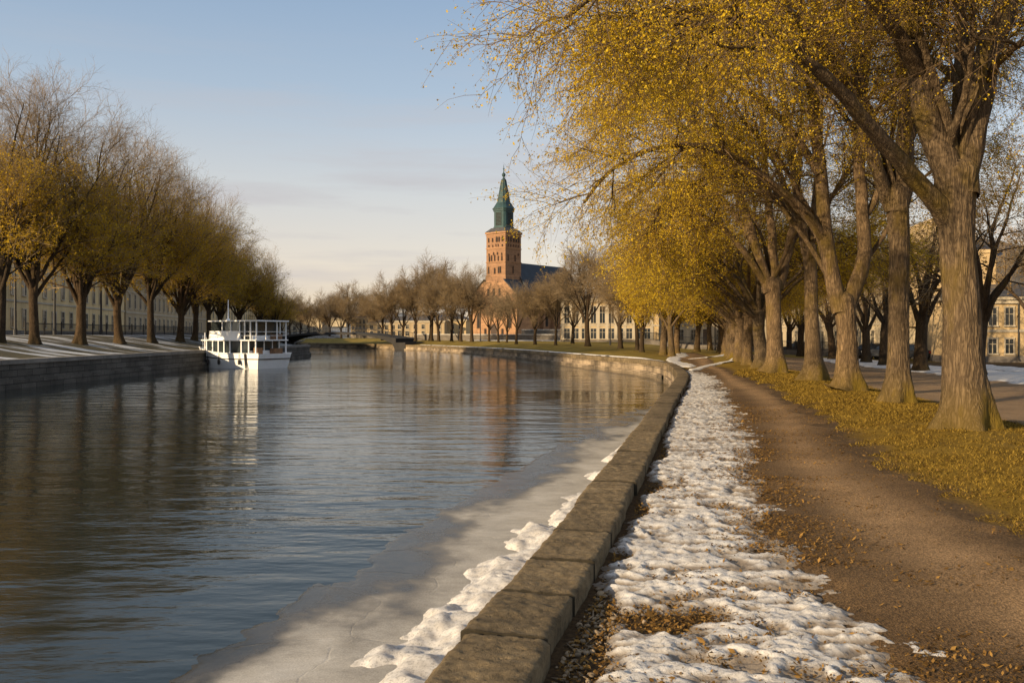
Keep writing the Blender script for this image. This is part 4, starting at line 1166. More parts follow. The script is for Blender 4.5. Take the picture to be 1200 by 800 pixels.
# golden small trees where the lawn meets the path
GS = [generic_park(451, 3.0, 0.30, 9, 5.6, dict(GOLD, k2=8, k3=8, k4=6, leaves=12, leaf=0.042, rmin=0.009, spread=0.10), 'golden_tree', 0.0)]
gl = [(777, 74, .5, 1.0), (793, 80, 2.0, .95), (787, 70, 4.0, .85), (817, 92, 1.2, 1.0), (832, 100, 3.2, 1.0)]
GLL = ['leftmost of the golden trees bunched where the far lawn meets the path bend',
       'golden tree by the path bend, rightmost of those bunched at the lawn tip',
       'golden tree by the path bend with a slim trunk nearest the water slot',
       'golden tree at the far end of the path, standing alone before the pale fence',
       'golden tree at the far end of the path, just left of the riverside row']
for (px, d, rz, s), lab in zip(gl, GLL):
    tag(place(GS, 0, (px-600)/F*d, d, rz, s), lab, 'tree', 'golden trees at the far end of the path')

# left bank row: tall, bare at the top, olive gold leaves low down
def keep_low(H0, H1):
    rr = np.random.default_rng(77)
    def f(c): return rr.random(len(c)) > sstep(H0, H1, c[:, 2])*1.05
    return f
def left_kind(seed, H, r, n, L, leaves=11):
    stl = dict(GOLD, leafmat='leaf_olive', bark='bark_dark', twig='twig_pale', k2=10, k3=8, k4=5, l2=3.6, l3=2.0, l4=1.1, a2=0.66, a3=0.62, a4=0.55,
               trop2=(0, 0, 0.18), trop3=(0, 0, 0.08), trop4=(0, 0, 0.0), f2=0.30, rmin=0.0062, leaves=leaves, leaf=0.036, spread=0.10, k5=2, l5=0.6, leaves5=3, t2=0.16, keep=keep_low(5.5, 13.5))
    rng = np.random.default_rng(seed)
    ax = [np.array([0, 0, 0.0]), np.array([0.1, 0, 1.0]), np.array([0.15, 0.05, H*0.7]), np.array([0.15, 0, H])]
    limbs = []
    for k in range(n):
        az = 2*math.pi*k/n*1.618 + rng.normal(0, 0.3); q = k % 4
        i0, i1 = [(0.06, 0.22), (0.26, 0.36), (0.48, 0.52), (0.62, 0.80)][q]
        limbs.append((limb_pts((0.15, 0, H*(0.7+0.3*rng.random())), az, i0, i1, L*[1.0, 0.95, 0.80, 0.58][q], rng, wob=0.06), r*0.52, r*0.085))
    t, c = tree_meshes('riverbank_tree', rng, ax, [r*1.15, r, r*0.9, r*0.95], limbs, stl, 1, seed, 0.8)
    return assemble('riverbank_tree', (0, 0, 0), t, c)
LT = [left_kind(501, 3.4, 0.29, 14, 10.6), left_kind(502, 4.0, 0.27, 13, 10.6), left_kind(503, 3.0, 0.30, 15, 10.5)]
left = []
LSP = [(-2, 51, 1, .2, 1.05), (40, 53.5, 1, 2.1, 1.02), (93, 58.5, 2, 1.0, 1.06), (140, 64, 0, 3.0, 1.02), (178, 70, 1, 4.1, 1.02), (211, 76, 2, 5.5, 0.97), (228, 81, 0, .7, .90), (245, 86, 1, 1.9, .86), (259, 90, 2, 3.5, .80), (280, 94, 0, 4.9, .76), (303, 97, 1, 0.1, .66), (322, 99, 2, 2.2, .52)]
for i, (px, d, k, rz, s) in enumerate(LSP):
    o = place(LT, k, (px-600)/F*d, d, rz, s, z_left)
    lab = {0: 'riverbank tree cut by the left edge of the picture, leaning bare branches',
           11: 'small rounded riverbank tree at the far end of the left row, above the quay corner'}.get(i, f'bare-topped riverbank tree, {ordn[i]} along the left bank from the picture edge')
    left.append(tag(o, lab, 'tree', 'bare-topped trees along the left bank'))
# trees far away beyond the bridge
bz = [(352, 235, 1, 0, .95), (362, 228, 2, 1, 0.85), (374, 250, 1, 2.2, .95), (386, 245, 0, 3, 1.15), (400, 232, 1, 4, 1.1), (408, 255, 2, 5, 1.25), (426, 268, 0, .6, 1.3), (437, 240, 1, 1.6, 1.2), (340, 215, 2, 2.9, 0.9), (330, 205, 1, 0.9, 1.0)]
for i, (px, d, k, rz, s) in enumerate(bz):
    zf = z_right
    o = place(BT, k, (px-600)/F*d, d, rz, s, lambda x, y: 0.35)
    tag(o, f'distant brown tree beyond the bridge, {ordn[i]} of those behind its arch', 'tree', 'distant trees beyond the bridge')
# ------------------------------------------------------------------ buildings
def plaster(name, c, stain=0.35):
    m, nt, b = new_mat(name)
    v = mapping(nt)
    f = noise_node(nt, v, 0.45, 6, 0.6); f2 = noise_node(nt, mapping(nt, 'Object', (1.5, 1.5, 0.2)), 1.2, 5, 0.6)
    c1 = ramp(nt, f, [(0.3, [x*(1-stain*0.6) for x in c]), (0.7, c)])
    c2 = ramp(nt, f2, [(0.35, 1-stain*0.6), (0.62, 1.0)])
    nt.links.new(mix(nt, 1.0, c1, c2, 'MULTIPLY'), b.inputs['Base Color']); b.inputs['Roughness'].default_value = 0.9
    bump(nt, b, noise_node(nt, v, 20, 3), 0.2, 0.01)
    return m
def glass_mat(name, c=(0.02, 0.025, 0.03), rough=0.08):
    m, nt, b = new_mat(name)
    f = noise_node(nt, mapping(nt), 0.7, 2)
    nt.links.new(ramp(nt, f, [(0.35, [x*0.5 for x in c]), (0.65, [x*1.8 for x in c])]), b.inputs['Base Color'])
    b.inputs['Roughness'].default_value = rough; b.inputs['Specular IOR Level'].default_value = 0.6
    return m
M['cream'] = plaster('cream_plaster', (0.74, 0.55, 0.28))
M['ochre'] = plaster('ochre_plaster', (0.60, 0.44, 0.235))
M['pale'] = plaster('pale_plaster', (0.52, 0.43, 0.29))
M['sand'] = plaster('sand_plaster', (0.46, 0.35, 0.21))
M['trim'] = plaster('stone_trim', (0.50, 0.43, 0.32), 0.25)
M['frame'] = simple_mat('window_frame', (0.33, 0.28, 0.20), 0.6, 0.15)
M['glass'] = glass_mat('dark_glass')
M['roof_dark'] = simple_mat('dark_roof', (0.060, 0.058, 0.060), 0.7, 0.3, 1.5)
M['plinth'] = simple_mat('plinth_stone', (0.15, 0.13, 0.11), 0.9, 0.25, 1.5)
M['black_iron'] = simple_mat('black_iron', (0.020, 0.020, 0.022), 0.5, 0.3, 4)

def window_mesh(w, h, cross=True):
    mb = MB(); t = 0.09
    mb.box((-w/2-t, -0.09, 0), (-w/2, 0.05, h), 0); mb.box((w/2, -0.09, 0), (w/2+t, 0.05, h), 0)
    mb.box((-w/2-t-0.02, -0.11, h), (w/2+t+0.02, 0.05, h+0.13), 0); mb.box((-w/2-t-0.04, -0.16, -0.12), (w/2+t+0.04, 0.05, 0), 0)
    mb.add([(-w/2, -0.012, 0), (w/2, -0.012, 0), (w/2, -0.012, h), (-w/2, -0.012, h)], [(0,1,2,3)], 1)
    if cross:
        mb.box((-0.03, -0.04, 0.0), (0.03, 0.0, h), 2); mb.box((-w/2, -0.038, h*0.62), (w/2, -0.001, h*0.62+0.06), 2)
    return mb

def building(name, label, p0, p1, z0, h, depth, rows, xs, wall, roof='hip', roof_h=2.0, courses=(), door=None, ends=False, rough_end=None, cat='building', trim='trim', pil=None):
    """rows: list of (z, w, h) window rows; xs: window positions along the front"""
    p0 = Vector((p0[0], p0[1], 0)); p1 = Vector((p1[0], p1[1], 0)); dv = p1-p0; L = dv.length
    root = empty(name, (p0.x, p0.y, z0), math.atan2(dv.y, dv.x)); tag(root, label, cat)
    mb = MB(); mb.box((0, 0, -1.2), (L, depth, h)); mb.build('wall', M[wall], root)
    mb = MB(); mb.box((-0.06, -0.06, -1.3), (L+0.06, depth+0.06, 0.55)); mb.build('plinth', M['plinth'], root)
    mb = MB(); mb.box((-0.35, -0.35, h-0.12), (L+0.35, depth+0.35, h+0.16)); mb.box((-0.2, -0.2, h-0.42), (L+0.2, -0.003, h-0.122)); mb.build('cornice', M[trim], root)
    if courses:
        mb = MB()
        for z in courses: mb.box((-0.08, -0.10, z), (L+0.08, -0.002, z+0.22))
        mb.build('string_course', M[trim], root)
    if pil:
        mb = MB()
        for x in pil: mb.box((x-0.22, -0.085, 0.56), (x+0.22, -0.003, h-0.43))
        mb.build('pilaster', M[trim], root)
    mb = MB(); o = 0.45; z = h+0.162; r = min(depth/2, L/2)*0.9
    vs = [(-o,-o,z),(L+o,-o,z),(L+o,depth+o,z),(-o,depth+o,z)]
    a = r if roof == 'hip' else -o
    vs += [(a, depth/2, z+roof_h), (L-a, depth/2, z+roof_h)]
    mb.add(vs, [(0,1,5,4),(2,3,4,5),(1,2,5),(3,0,4),(0,3,2,1)]); rf = mb.build('roof', M['roof_dark'], root)
    for k in range(max(1, int(L/22))):
        cx = L*(k+0.5)/max(1, int(L/22)) + 1.3
        mb = MB(); mb.box((cx-0.35, depth/2-0.9, z+roof_h*0.3), (cx+0.35, depth/2-0.3, z+roof_h+0.8)); mb.box((cx-0.42, depth/2-0.97, z+roof_h+0.802), (cx+0.42, depth/2-0.23, z+roof_h+0.95)); mb.build('chimney', M['plinth'], rf)
    for (zr, w, hh) in rows:
        first = None
        for x in xs:
            if door is not None and zr < 1.9 and any(abs(x-dx) < 0.9 for dx in door): continue
            if first is None: o_ = first = window_mesh(w, hh).build('window', [M['trim'], M['glass'], M['frame']], root)
            else:
                o_ = first.copy(); COL.objects.link(o_); o_.parent = root
            o_.location = (x, 0, zr)
        if ends:
            for y_ in np.arange(1.5, depth-1, 2.4):
                o_ = first.copy(); COL.objects.link(o_); o_.parent = root; o_.location = (L, y_, zr); o_.rotation_euler = (0, 0, R(90))
    for dx in (door or ()):
        mb = MB(); mb.box((dx-0.75, -0.12, 0), (dx-0.6, 0.02, 2.7)); mb.box((dx+0.6, -0.12, 0), (dx+0.75, 0.02, 2.7)); mb.box((dx-0.8, -0.15, 2.7), (dx+0.8, 0.02, 2.95)); mb.box((dx-0.6, -0.07, 0), (dx-0.01, 0.02, 2.699), 1); mb.box((dx+0.01, -0.07, 0), (dx+0.6, 0.02, 2.699), 1)
        mb.build('door', [M['trim'], simple_mat('door_wood', (0.07, 0.045, 0.03), 0.6)], root)
    return root

# left bank houses, in shade behind the trees
fx = lambda d: -54.0 - 0.17*(d-90)
building('townhouse', 'long three-storey cream house in shade behind the left trees, nearer one', (fx(58), 58), (fx(136), 136), 1.62, 11.2, 12,
         [(0.9, 1.0, 2.0), (4.5, 1.05, 2.5), (8.0, 1.0, 1.9)], [1.6+3.1*k for k in range(25)], 'cream', 'hip', 2.6, courses=(3.7, 7.4), door=(26.4, 48.1, 66.7))
building('townhouse', 'long cream house further along the left bank, mostly hidden behind golden foliage', (fx(137), 137), (fx(205), 205), 1.62, 10.4, 12,
         [(0.9, 1.0, 2.0), (4.4, 1.05, 2.3), (7.5, 1.0, 1.7)], [2.0+3.4*k for k in range(19)], 'sand', 'hip', 2.4, courses=(3.6, 7.0), door=(19.0, 49.6))
# far bank, facing the water
a0, a1 = P(657, 0, 128), P(772, 0, 126)
building('palace', 'sunlit pale classical building with tall upper windows behind the far lawn', (a0.x, 128), (a1.x, 126), 0.35, 6.6, 11,
         [(0.75, 0.85, 1.5), (3.05, 0.75, 2.5)], [0.95+1.32*k for k in range(10)], 'ochre', 'hip', 1.8, courses=(2.6,), pil=[0.3+1.32*k for k in range(11)])
a0, a1 = P(774, 0, 138), P(905, 0, 142)
building('townhouse', 'long pale house beyond the end of the path, seen behind the iron fence', (a0.x, 138), (a1.x, 142), -0.1, 8.0, 11,
         [(0.9, 0.9, 1.7), (3.9, 0.9, 2.0), (6.3, 0.8, 1.0)], [1.3+2.2*k for k in range(8)], 'pale', 'hip', 2.2, courses=(3.3,), door=(7.9,))
building('townhouse', 'three-storey pale yellow house beyond the gravel square, seen between the row trunks', (41.5, 136), (37.8, 79.5), -0.6, 9.6, 12,
         [(0.9, 1.0, 1.8), (3.9, 1.0, 2.0), (6.9, 1.0, 1.7)], [1.6+2.55*k for k in range(21)], 'pale', 'hip', 2.6, courses=(3.3, 6.3), door=(11.8, 37.3), ends=True)
nb = building('house', 'low two-storey ochre house at the right edge with drainpipe and a tall rear wing', (35.2, 69), (52, 66.5), -0.55, 5.15, 8,
         [(0.75, 0.6, 1.15), (3.0, 0.6, 1.4)], [0.9, 2.15, 3.4, 4.65, 6.3, 7.6, 9.0, 10.4, 12, 14], 'ochre', 'hip', 1.2, courses=(2.45,))
mb = MB(); mb.tube([(5.3, -0.10, 0.4), (5.3, -0.10, 4.9)], 0.055, 8); mb.tube([(5.3, -0.10, 0.45), (5.3, -0.25, 0.2)], 0.055, 8); mb.build('drainpipe', M['black_iron'], nb)
mb = MB(); mb.box((0.6, 4.5, 3.0), (5.4, 14, 9.2)); mb.box((0.62, 4.52, 9.2), (3.8, 13.9, 12.4)); mb.box((0.5, 4.38, 9.2), (5.5, 4.498, 9.5)); mb.build('rear_wing', M['ochre'], nb)
mb = MB(); mb.add([(5.4, 4.2, 8.6), (5.4, 14, 8.6), (9.8, 4.2, 10.4), (9.8, 14, 10.4), (14, 4.2, 8.6), (14, 14, 8.6), (5.4, 4.2, 3), (14, 4.2, 3), (5.4, 14, 3), (14, 14, 3)],
    [(0,2,3,1),(2,4,5,3),(0,6,7,4,2),(1,3,5,9,8),(6,8,9,7),(0,1,8,6),(4,7,9,5)]); mb.build('gable', M['roof_dark'], nb)
a0, a1 = P(411, 0, 238), P(436, 0, 236)
building('house', 'small sunlit orange house far away above the bridge', (a0.x, 238), (a1.x, 236), 0.9, 5.4, 6, [(0.7, 0.6, 1.0), (2.3, 0.6, 1.0), (3.9, 0.6, 1.0)], [0.7+1.15*k for k in range(5)], 'ochre', 'hip', 0.5)

for k, (px, d, w, hh, lab) in enumerate([(352, 262, 14, 6.5, 'distant pale house beyond the bridge, leftmost, half hidden by trees'), (456, 235, 12, 4.2, 'distant low sunlit house behind the far bank trees, just right of the bridge'), (492, 222, 13, 4.6, 'distant low house behind the far bank trees, left of the tallest round crown'), (522, 226, 11, 5.0, 'distant house behind the far bank trees, nearest to the church on its left'), (380, 300, 16, 7.0, 'distant house over the middle of the bridge, behind brown trees')]):
    x = (px-600)/F*d
    building('house', lab, (x-w/2, d), (x+w/2, d-1.5), 0.6, hh, 8, [(0.8, 0.8, 1.2), (2.6, 0.8, 1.1)] if hh > 4 else [(0.8, 0.8, 1.2)], [1.2+2.1*q for q in range(int((w-2)/2.1)+1)], ['pale', 'ochre', 'sand', 'ochre', 'pale'][k], 'hip', 1.8)
building('townhouse', 'row house at the far end of the left bank street behind the trees', (fx(206), 206), (fx(330), 330), 1.5, 10.0, 12, [(0.9, 1.0, 2.0), (4.4, 1.05, 2.3), (7.3, 1.0, 1.7)], [4.0+5.0*k for k in range(24)], 'cream', 'hip', 2.4)
# ------------------------------------------------------------------ the brick church
M['brick'] = stone_mat('church_brick', (0.37, 0.185, 0.085), (0.24, 0.14, 0.08), 0.55, 0.26, stain=0.45, var=0.22, uv=False, bmp=0.3)
def brick_box_mat(name, c):
    m, nt, b = new_mat(name)
    v = mapping(nt)
    f = noise_node(nt, mapping(nt, 'Object', (0.25, 0.25, 1.6)), 1.0, 5, 0.65); f2 = noise_node(nt, v, 1.6, 5, 0.7)
    c1 = ramp(nt, mix(nt, 0.5, f, f2), [(0.3, [x*0.55 for x in c]), (0.5, c), (0.68, [min(1, x*1.4) for x in c])])
    nt.links.new(c1, b.inputs['Base Color']); b.inputs['Roughness'].default_value = 0.9
    bump(nt, b, f2, 0.4, 0.1)
    return m
M['brick'] = brick_box_mat('church_brick', (0.255, 0.142, 0.078))
M['brick_front'] = brick_box_mat('church_front_brick', (0.325, 0.182, 0.095))
M['copper'] = simple_mat('green_copper', (0.020, 0.052, 0.056), 0.55, 0.35, 0.8, 0.2)
M['slate'] = simple_mat('blue_slate', (0.012, 0.023, 0.038), 0.7, 0.3, 0.6)
M['void'] = simple_mat('dark_opening', (0.018, 0.014, 0.012), 0.9, 0.2)
corner = P(592.3, 0, 258.0)
ct = Vector((corner.x - 3.8*0.777, corner.y + 3.8*0.629, 0.3))
ch = empty('church', ct, -R(39))
tag(ch, 'old red brick church with tall square tower, green copper spire and blue roof', 'church')
mb = MB(); mb.box((-4.0, -0.15, 0), (4.0, 7.75, 19.2)); mb.box((-3.8, 0, 19.2), (3.8, 7.6, 32.2)); tw = mb.build('tower', M['brick'], ch)
mb = MB()
for z in (19.2, 23.4, 27.6, 31.6): mb.box((-3.95, -0.16, z), (3.95, 7.76, z+0.28))
mb.box((-4.1, -0.3, 32.2), (4.1, 7.9, 32.75)); mb.build('string_course', M['brick_front'], tw)
def opening(w, h, arch=True):
    mb = MB(); n = 8; pts = [(-w/2, 0), (w/2, 0), (w/2, h-w/2)] + [(w/2*math.cos(a), h-w/2+w/2*math.sin(a)) for a in [math.pi*k/n for k in range(1, n)]] + [(-w/2, h-w/2)]
    out = [(x*1.35, z*1.06) if z > 0 else (x*1.35, -0.08) for x, z in pts]
    k = len(pts)
    vs = [(x, -0.05, z) for x, z in pts] + [(x, -0.16, z) for x, z in out] + [(x, 0.02, z) for x, z in out]
    fs = [tuple(range(k))]; ms = [1]
    for i in range(k):
        j = (i+1) % k
        fs += [(i, j, k+j, k+i), (k+i, k+j, 2*k+j, 2*k+i)]; ms += [0, 0]
    b0 = len(mb.v); mb.v += vs; mb.f += [list(f) for f in fs]; mb.m += ms
    return mb
wa = None; rr = random.Random(3)
def add_open(face, t, z, w, h):
    o = opening(w, h).build('window', [M['brick'], M['void']], tw)
    if face == 0: o.location = (t, -0.02 if z > 19.3 else -0.17, z)
    else: o.location = (3.82 if z > 19.3 else 4.02, 3.8+t, z); o.rotation_euler = (0, 0, R(90))
for z, ww, hh, xs in ((20.1, 0.55, 2.3, (-2.7, -0.2, 0.9, 2.0)), (23.8, 0.5, 1.9, (-2.6, -1.4, -0.5, 0.8, 2.2)), (25.6, 0.4, 0.8, (-2.6, -0.9, 0.9, 2.3)), (28.2, 0.4, 0.75, (-2.5, -1.3, 0, 1.2, 2.4)), (29.7, 0.65, 1.6, (-2.6, -1.2, 0.2, 1.4, 2.6))):
    for x in xs:
        add_open(0, x+rr.uniform(-.25, .25), z+rr.uniform(-.15, .15), ww*rr.uniform(.55, .9), hh*rr.uniform(.7, 1))
        if z > 26 or rr.random() < 0.35: add_open(1, x, z, ww*0.9, hh)
# broad lower front with sloping shoulders
mb = MB(); prof = [(-9.1, 0), (9.1, 0), (9.1, 13.2), (4.2, 17.6), (-4.2, 17.6), (-9.1, 13.2)]
n = len(prof); vs = [(x, -0.9, z) for x, z in prof] + [(x, 6.6, z) for x, z in prof]
mb.add(vs, [tuple(range(n)), tuple(reversed(range(n, 2*n)))] + [(i, n+i, n+(i+1) % n, (i+1) % n) for i in range(n)]); fr = mb.build('west_front', M['brick_front'], ch)
mb = MB()
for sx_ in (-1, 1):
    mb.add([(sx_*9.5, -1.2, 13.0), (sx_*4.0, -1.2, 17.9), (sx_*4.0, 6.8, 17.9), (sx_*9.5, 6.8, 13.0), (sx_*9.5, -1.2, 13.35), (sx_*4.0, -1.2, 18.25), (sx_*4.0, 6.8, 18.25), (sx_*9.5, 6.8, 13.35)],
           [(0,1,2,3),(4,5,6,7),(0,1,5,4),(1,2,6,5),(2,3,7,6),(3,0,4,7)])
mb.build('shoulder_roof', M['slate'], fr)
for x, z, w, h in ((-6.2, 3.4, 1.1, 4.6), (6.2, 3.4, 1.1, 4.6), (-6.4, 10, 0.6, 1.6), (6.4, 10, 0.6, 1.6), (-3.4, 1.2, 0.7, 2.0), (3.4, 1.2, 0.7, 2.0), (-2.2, 13.2, 0.6, 2.2), (0, 13.2, 0.6, 2.2), (2.2, 13.2, 0.6, 2.2)):
    o = opening(w, h).build('window', [M['brick'], M['void']], fr); o.location = (x, -0.92, z)
o = opening(2.4, 4.6).build('door', [M['brick'], simple_mat('church_door', (0.05, 0.03, 0.02), 0.7)], fr); o.location = (0, -0.92, 0)
# nave
mb = MB(); mb.box((-7.4, 6.62, 0), (7.4, 37, 15.0)); nv = mb.build('nave', M['brick'], ch)
mb = MB(); mb.add([(-8, 6.7, 14.7), (8, 6.7, 14.7), (8, 37.6, 14.7), (-8, 37.6, 14.7), (0, 6.7, 24.0), (0, 36.4, 24.0)], [(0,1,4),(1,2,5,4),(3,0,4,5),(2,3,5),(0,3,2,1)]); rf = mb.build('roof', M['slate'], nv)
mb = MB(); mb.tube([(0, 36.3, 23.9), (0, 36.3, 25.0), (0, 36.3, 26.2)], [0.25, 0.16, 0.04], 8); mb.build('finial', M['copper'], rf)
for k in range(5):
    o = opening(1.5, 7.5).build('window', [M['brick'], M['void']], nv); o.location = (7.42, 10.5+5.4*k, 4.0); o.rotation_euler = (0, 0, R(90))
    mb = MB(); mb.box((7.4, 7.4+5.4*k, 0), (8.6, 8.4+5.4*k, 11.0)); mb.build('buttress', M['brick'], nv)
# copper lantern and spire
def sq(w): return [(-w/2, 3.8-w/2), (w/2, 3.8-w/2), (w/2, 3.8+w/2), (-w/2, 3.8+w/2)]
def octo(w, c=0.22): 
    a = w/2; b = a*(1-2*c)
    return [(-b, 3.8-a), (b, 3.8-a), (a, 3.8-b), (a, 3.8+b), (b, 3.8+a), (-b, 3.8+a), (-a, 3.8+b), (-a, 3.8-b)]
mb = MB(); mb.prism(sq(8.3), 32.752, 34.1, scale1=0.66, c=(0, 3.8)); mb.build('tower_roof', M['roof_dark'], tw)
mb = MB(); mb.prism(octo(4.75, .12), 34.0, 39.9); mb.prism(octo(5.1, .12), 34.0, 34.5); mb.prism(octo(5.2, .12), 39.3, 39.9001); ln = mb.build('lantern', M['copper'], ch)
for k in range(4):
    mb = MB(); w = 1.25
    mb.box((-w, -0.10, 0), (-w+0.16, 0.02, 3.9)); mb.box((w-0.16, -0.10, 0), (w, 0.02, 3.9)); mb.box((-w, -0.12, 3.9), (w, 0.02, 4.1)); mb.box((-w+0.161, -0.03, 0), (w-0.161, 0.02, 3.899), 1)
    for q in range(9): mb.box((-w+0.2, -0.09, 0.2+0.42*q), (w-0.2, -0.031, 0.34+0.42*q))
    o = mb.build('louvre', [M['copper'], M['void']], ln); a = R(90)*k
    o.rotation_euler = (0, 0, a); o.location = (math.sin(a)*2.38, 3.8-math.cos(a)*2.38, 34.9)
mb = MB(); mb.prism(octo(5.6, .12), 39.9, 40.2); mb.prism(octo(5.5, .14), 40.2, 42.0, scale1=0.66, c=(0, 3.8)); mb.prism(octo(3.4, .2), 42.0, 48.9, scale1=0.36, c=(0, 3.8)); sp = mb.build('spire', M['copper'], ch)
mb = MB()
for k in range(8):
    x0, y0 = octo(3.44, .2)[k]; x1, y1 = octo(1.26, .2)[k]; mb.tube([(x0, y0, 42.0), (x1, y1, 48.9)], 0.10, 5)
mb.build('rib', M['copper'], sp)
mb = MB(); mb.lathe([(0.75, 48.8), (0.80, 49.1), (0.45, 49.4), (0.25, 49.9), (0.55, 50.4), (0.62, 50.7), (0.5, 51.0), (0.18, 51.3), (0.12, 52.2), (0.30, 52.5), (0.10, 52.8), (0.05, 53.8)], 12, (0, 3.8)); mb.build('finial', M['copper'], sp, smooth=True)

# ------------------------------------------------------------------ bridge
B0 = Vector((-16.9, 151.0, 0)); B1 = Vector((-44.8, 173.6, 0)); bl = (B1-B0).length
br = empty('bridge', (B0.x, B0.y, WATER_Z), math.atan2(B1.y-B0.y, B1.x-B0.x))
tag(br, 'low dark arched bridge over the river in the distance', 'bridge')
M['bridge'] = simple_mat('bridge_concrete', (0.026, 0.023, 0.021), 0.85, 0.3, 0.6)
n = 40; wd = 5.0
top = [(bl*i/n, 1.95 + 1.15*(1-(2*i/n-1)**2)) for i in range(n+1)]
bot = [(bl*i/n, max(0.2, 0.75 + 1.85*(1-abs(2*(i/n)-1)**3.6)) if 0.01 < i/n < 0.99 else -0.4) for i in range(n+1)]
mb = MB(); vs = []
for yy in (0, wd): vs += [(x, yy, z) for x, z in top] + [(x, yy, z) for x, z in bot]
m_ = n+1; fs = []
for i in range(n):
    fs += [(i, i+1, m_+i+1, m_+i), (2*m_+i, 3*m_+i, 3*m_+i+1, 2*m_+i+1), (i, 2*m_+i, 2*m_+i+1, i+1), (m_+i, m_+i+1, 3*m_+i+1, 3*m_+i)]
fs += [(0, m_, 3*m_, 2*m_), (n, 2*m_+n, 3*m_+n, m_+n)]
mb.add(vs, fs); dk = mb.build('deck', M['bridge'], br)
for yy in (0.12, wd-0.12):
    mb = MB(); mb.tube([(x, yy, z+0.85) for x, z in top], 0.05, 6)
    mb.tube([(x, yy, z+0.45) for x, z in top], 0.025, 5)
    for i in range(0, n+1): mb.tube([(top[i][0], yy, top[i][1]-0.05), (top[i][0], yy, top[i][1]+0.85)], 0.03, 5)
    mb.build('railing', M['black_iron'], br)
for x0, x1 in ((-2.5, 0.05), (bl-0.05, bl+4.5)):
    mb = MB(); mb.box((x0, -0.15, -0.5), (x1, wd+0.15, 1.25)); mb.build('abutment', M['bridge'], br)

# ------------------------------------------------------------------ posts, fences, cars
def lamp_post(x, y, z, h, label):
    r = empty('lamp_post', (x, y, z)); tag(r, label, 'lamp post', 'slim dark posts along the streets')
    mb = MB(); mb.lathe([(0.14, -0.1), (0.14, 0.35), (0.09, 0.45), (0.075, h*0.5), (0.055, h-0.25)], 10); mb.build('pole', M['black_iron'], r)
    mb = MB(); mb.lathe([(0.05, h-0.25), (0.16, h-0.2), (0.19, h+0.10), (0.05, h+0.16), (0.02, h+0.25)], 10); mb.build('lantern', M['black_iron'], r)
for px, d, h, lab in ((18, 60, 4.9, 'dark lamp post before the cream house, nearest the left picture edge'), (64, 66, 4.8, 'dark lamp post before the cream house, between two left bank trunks, second from the edge'), (118.5, 72, 4.8, 'dark lamp post before the cream house, third from the edge, left of the split trunk')):
    x = (px-600)/F*d; lamp_post(x, d, float(z_left(x, d)), h, lab)
for px, d, h, lab in ((563, 134, 6.2, 'dark lamp post in front of the brick church'), (715, 104, 4.9, 'dark lamp post before the sunlit classical building'), (838, 98, 3.6, 'dark lamp post at the end of the path by the fence')):
    x = (px-600)/F*d; lamp_post(x, d, float(z_right(x, d)), h, lab)

def iron_fence(name, label, pts, zf, h, base=0.0, step=0.14, cat='fence'):
    p = np.array(pts, float); l = np.concatenate([[0], np.cumsum(np.linalg.norm(np.diff(p, axis=0), axis=1))])
    r = empty(name, (p[0][0], p[0][1], float(zf(*p[0])))); tag(r, label, cat); o = Vector(r.location)
    at = lambda s: (float(np.interp(s, l, p[:,0])), float(np.interp(s, l, p[:,1])))
    S = np.linspace(0, l[-1], max(2, int(l[-1]/2.5)+1)); W = lambda s, dz: Vector((*at(s), float(zf(*at(s)))+dz)) - o
    if base:
        mb = MB()
        for a, b in zip(S[:-1], S[1:]):
            q0, q1 = W(a, 0), W(b, 0); t = (q1-q0).normalized(); nn = Vector((-t.y, t.x, 0))*0.18
            mb.add([q0-nn-Vector((0,0,.3)), q1-nn-Vector((0,0,.3)), q1+nn-Vector((0,0,.3)), q0+nn-Vector((0,0,.3)), q0-nn+Vector((0,0,base)), q1-nn+Vector((0,0,base)), q1+nn+Vector((0,0,base)), q0+nn+Vector((0,0,base))],
                   [(0,1,5,4),(1,2,6,5),(2,3,7,6),(3,0,4,7),(4,5,6,7)])
        mb.build('base_wall', M['plinth'], r)
    mb = MB()
    for a, b in zip(S[:-1], S[1:]):
        for dz in (base+0.12, h-0.08): mb.tube([W(a, dz), W(b, dz)], 0.03, 4)
    for s in np.arange(0, l[-1], step): mb.tube([W(s, base), W(s, h)], 0.014, 4, cap=False)
    mb.build('railing', M['black_iron'], r)
    for s in S:
        mb = MB(); mb.tube([W(s, -0.1), W(s, h+0.12)], [0.06, 0.05], 6); mb.build('post', M['black_iron'], r)
    return r
iron_fence('iron_fence', 'dark iron fence on a low stone base beyond the end of the path', [(16.5, 112), (25, 106), (31, 96), (33.5, 84)], z_right, 1.55, 0.55)
iron_fence('iron_railing', 'thin dark railing along the left bank street before the cream house', [(-36.5, 64), (-36.8, 98)], z_left, 0.95)
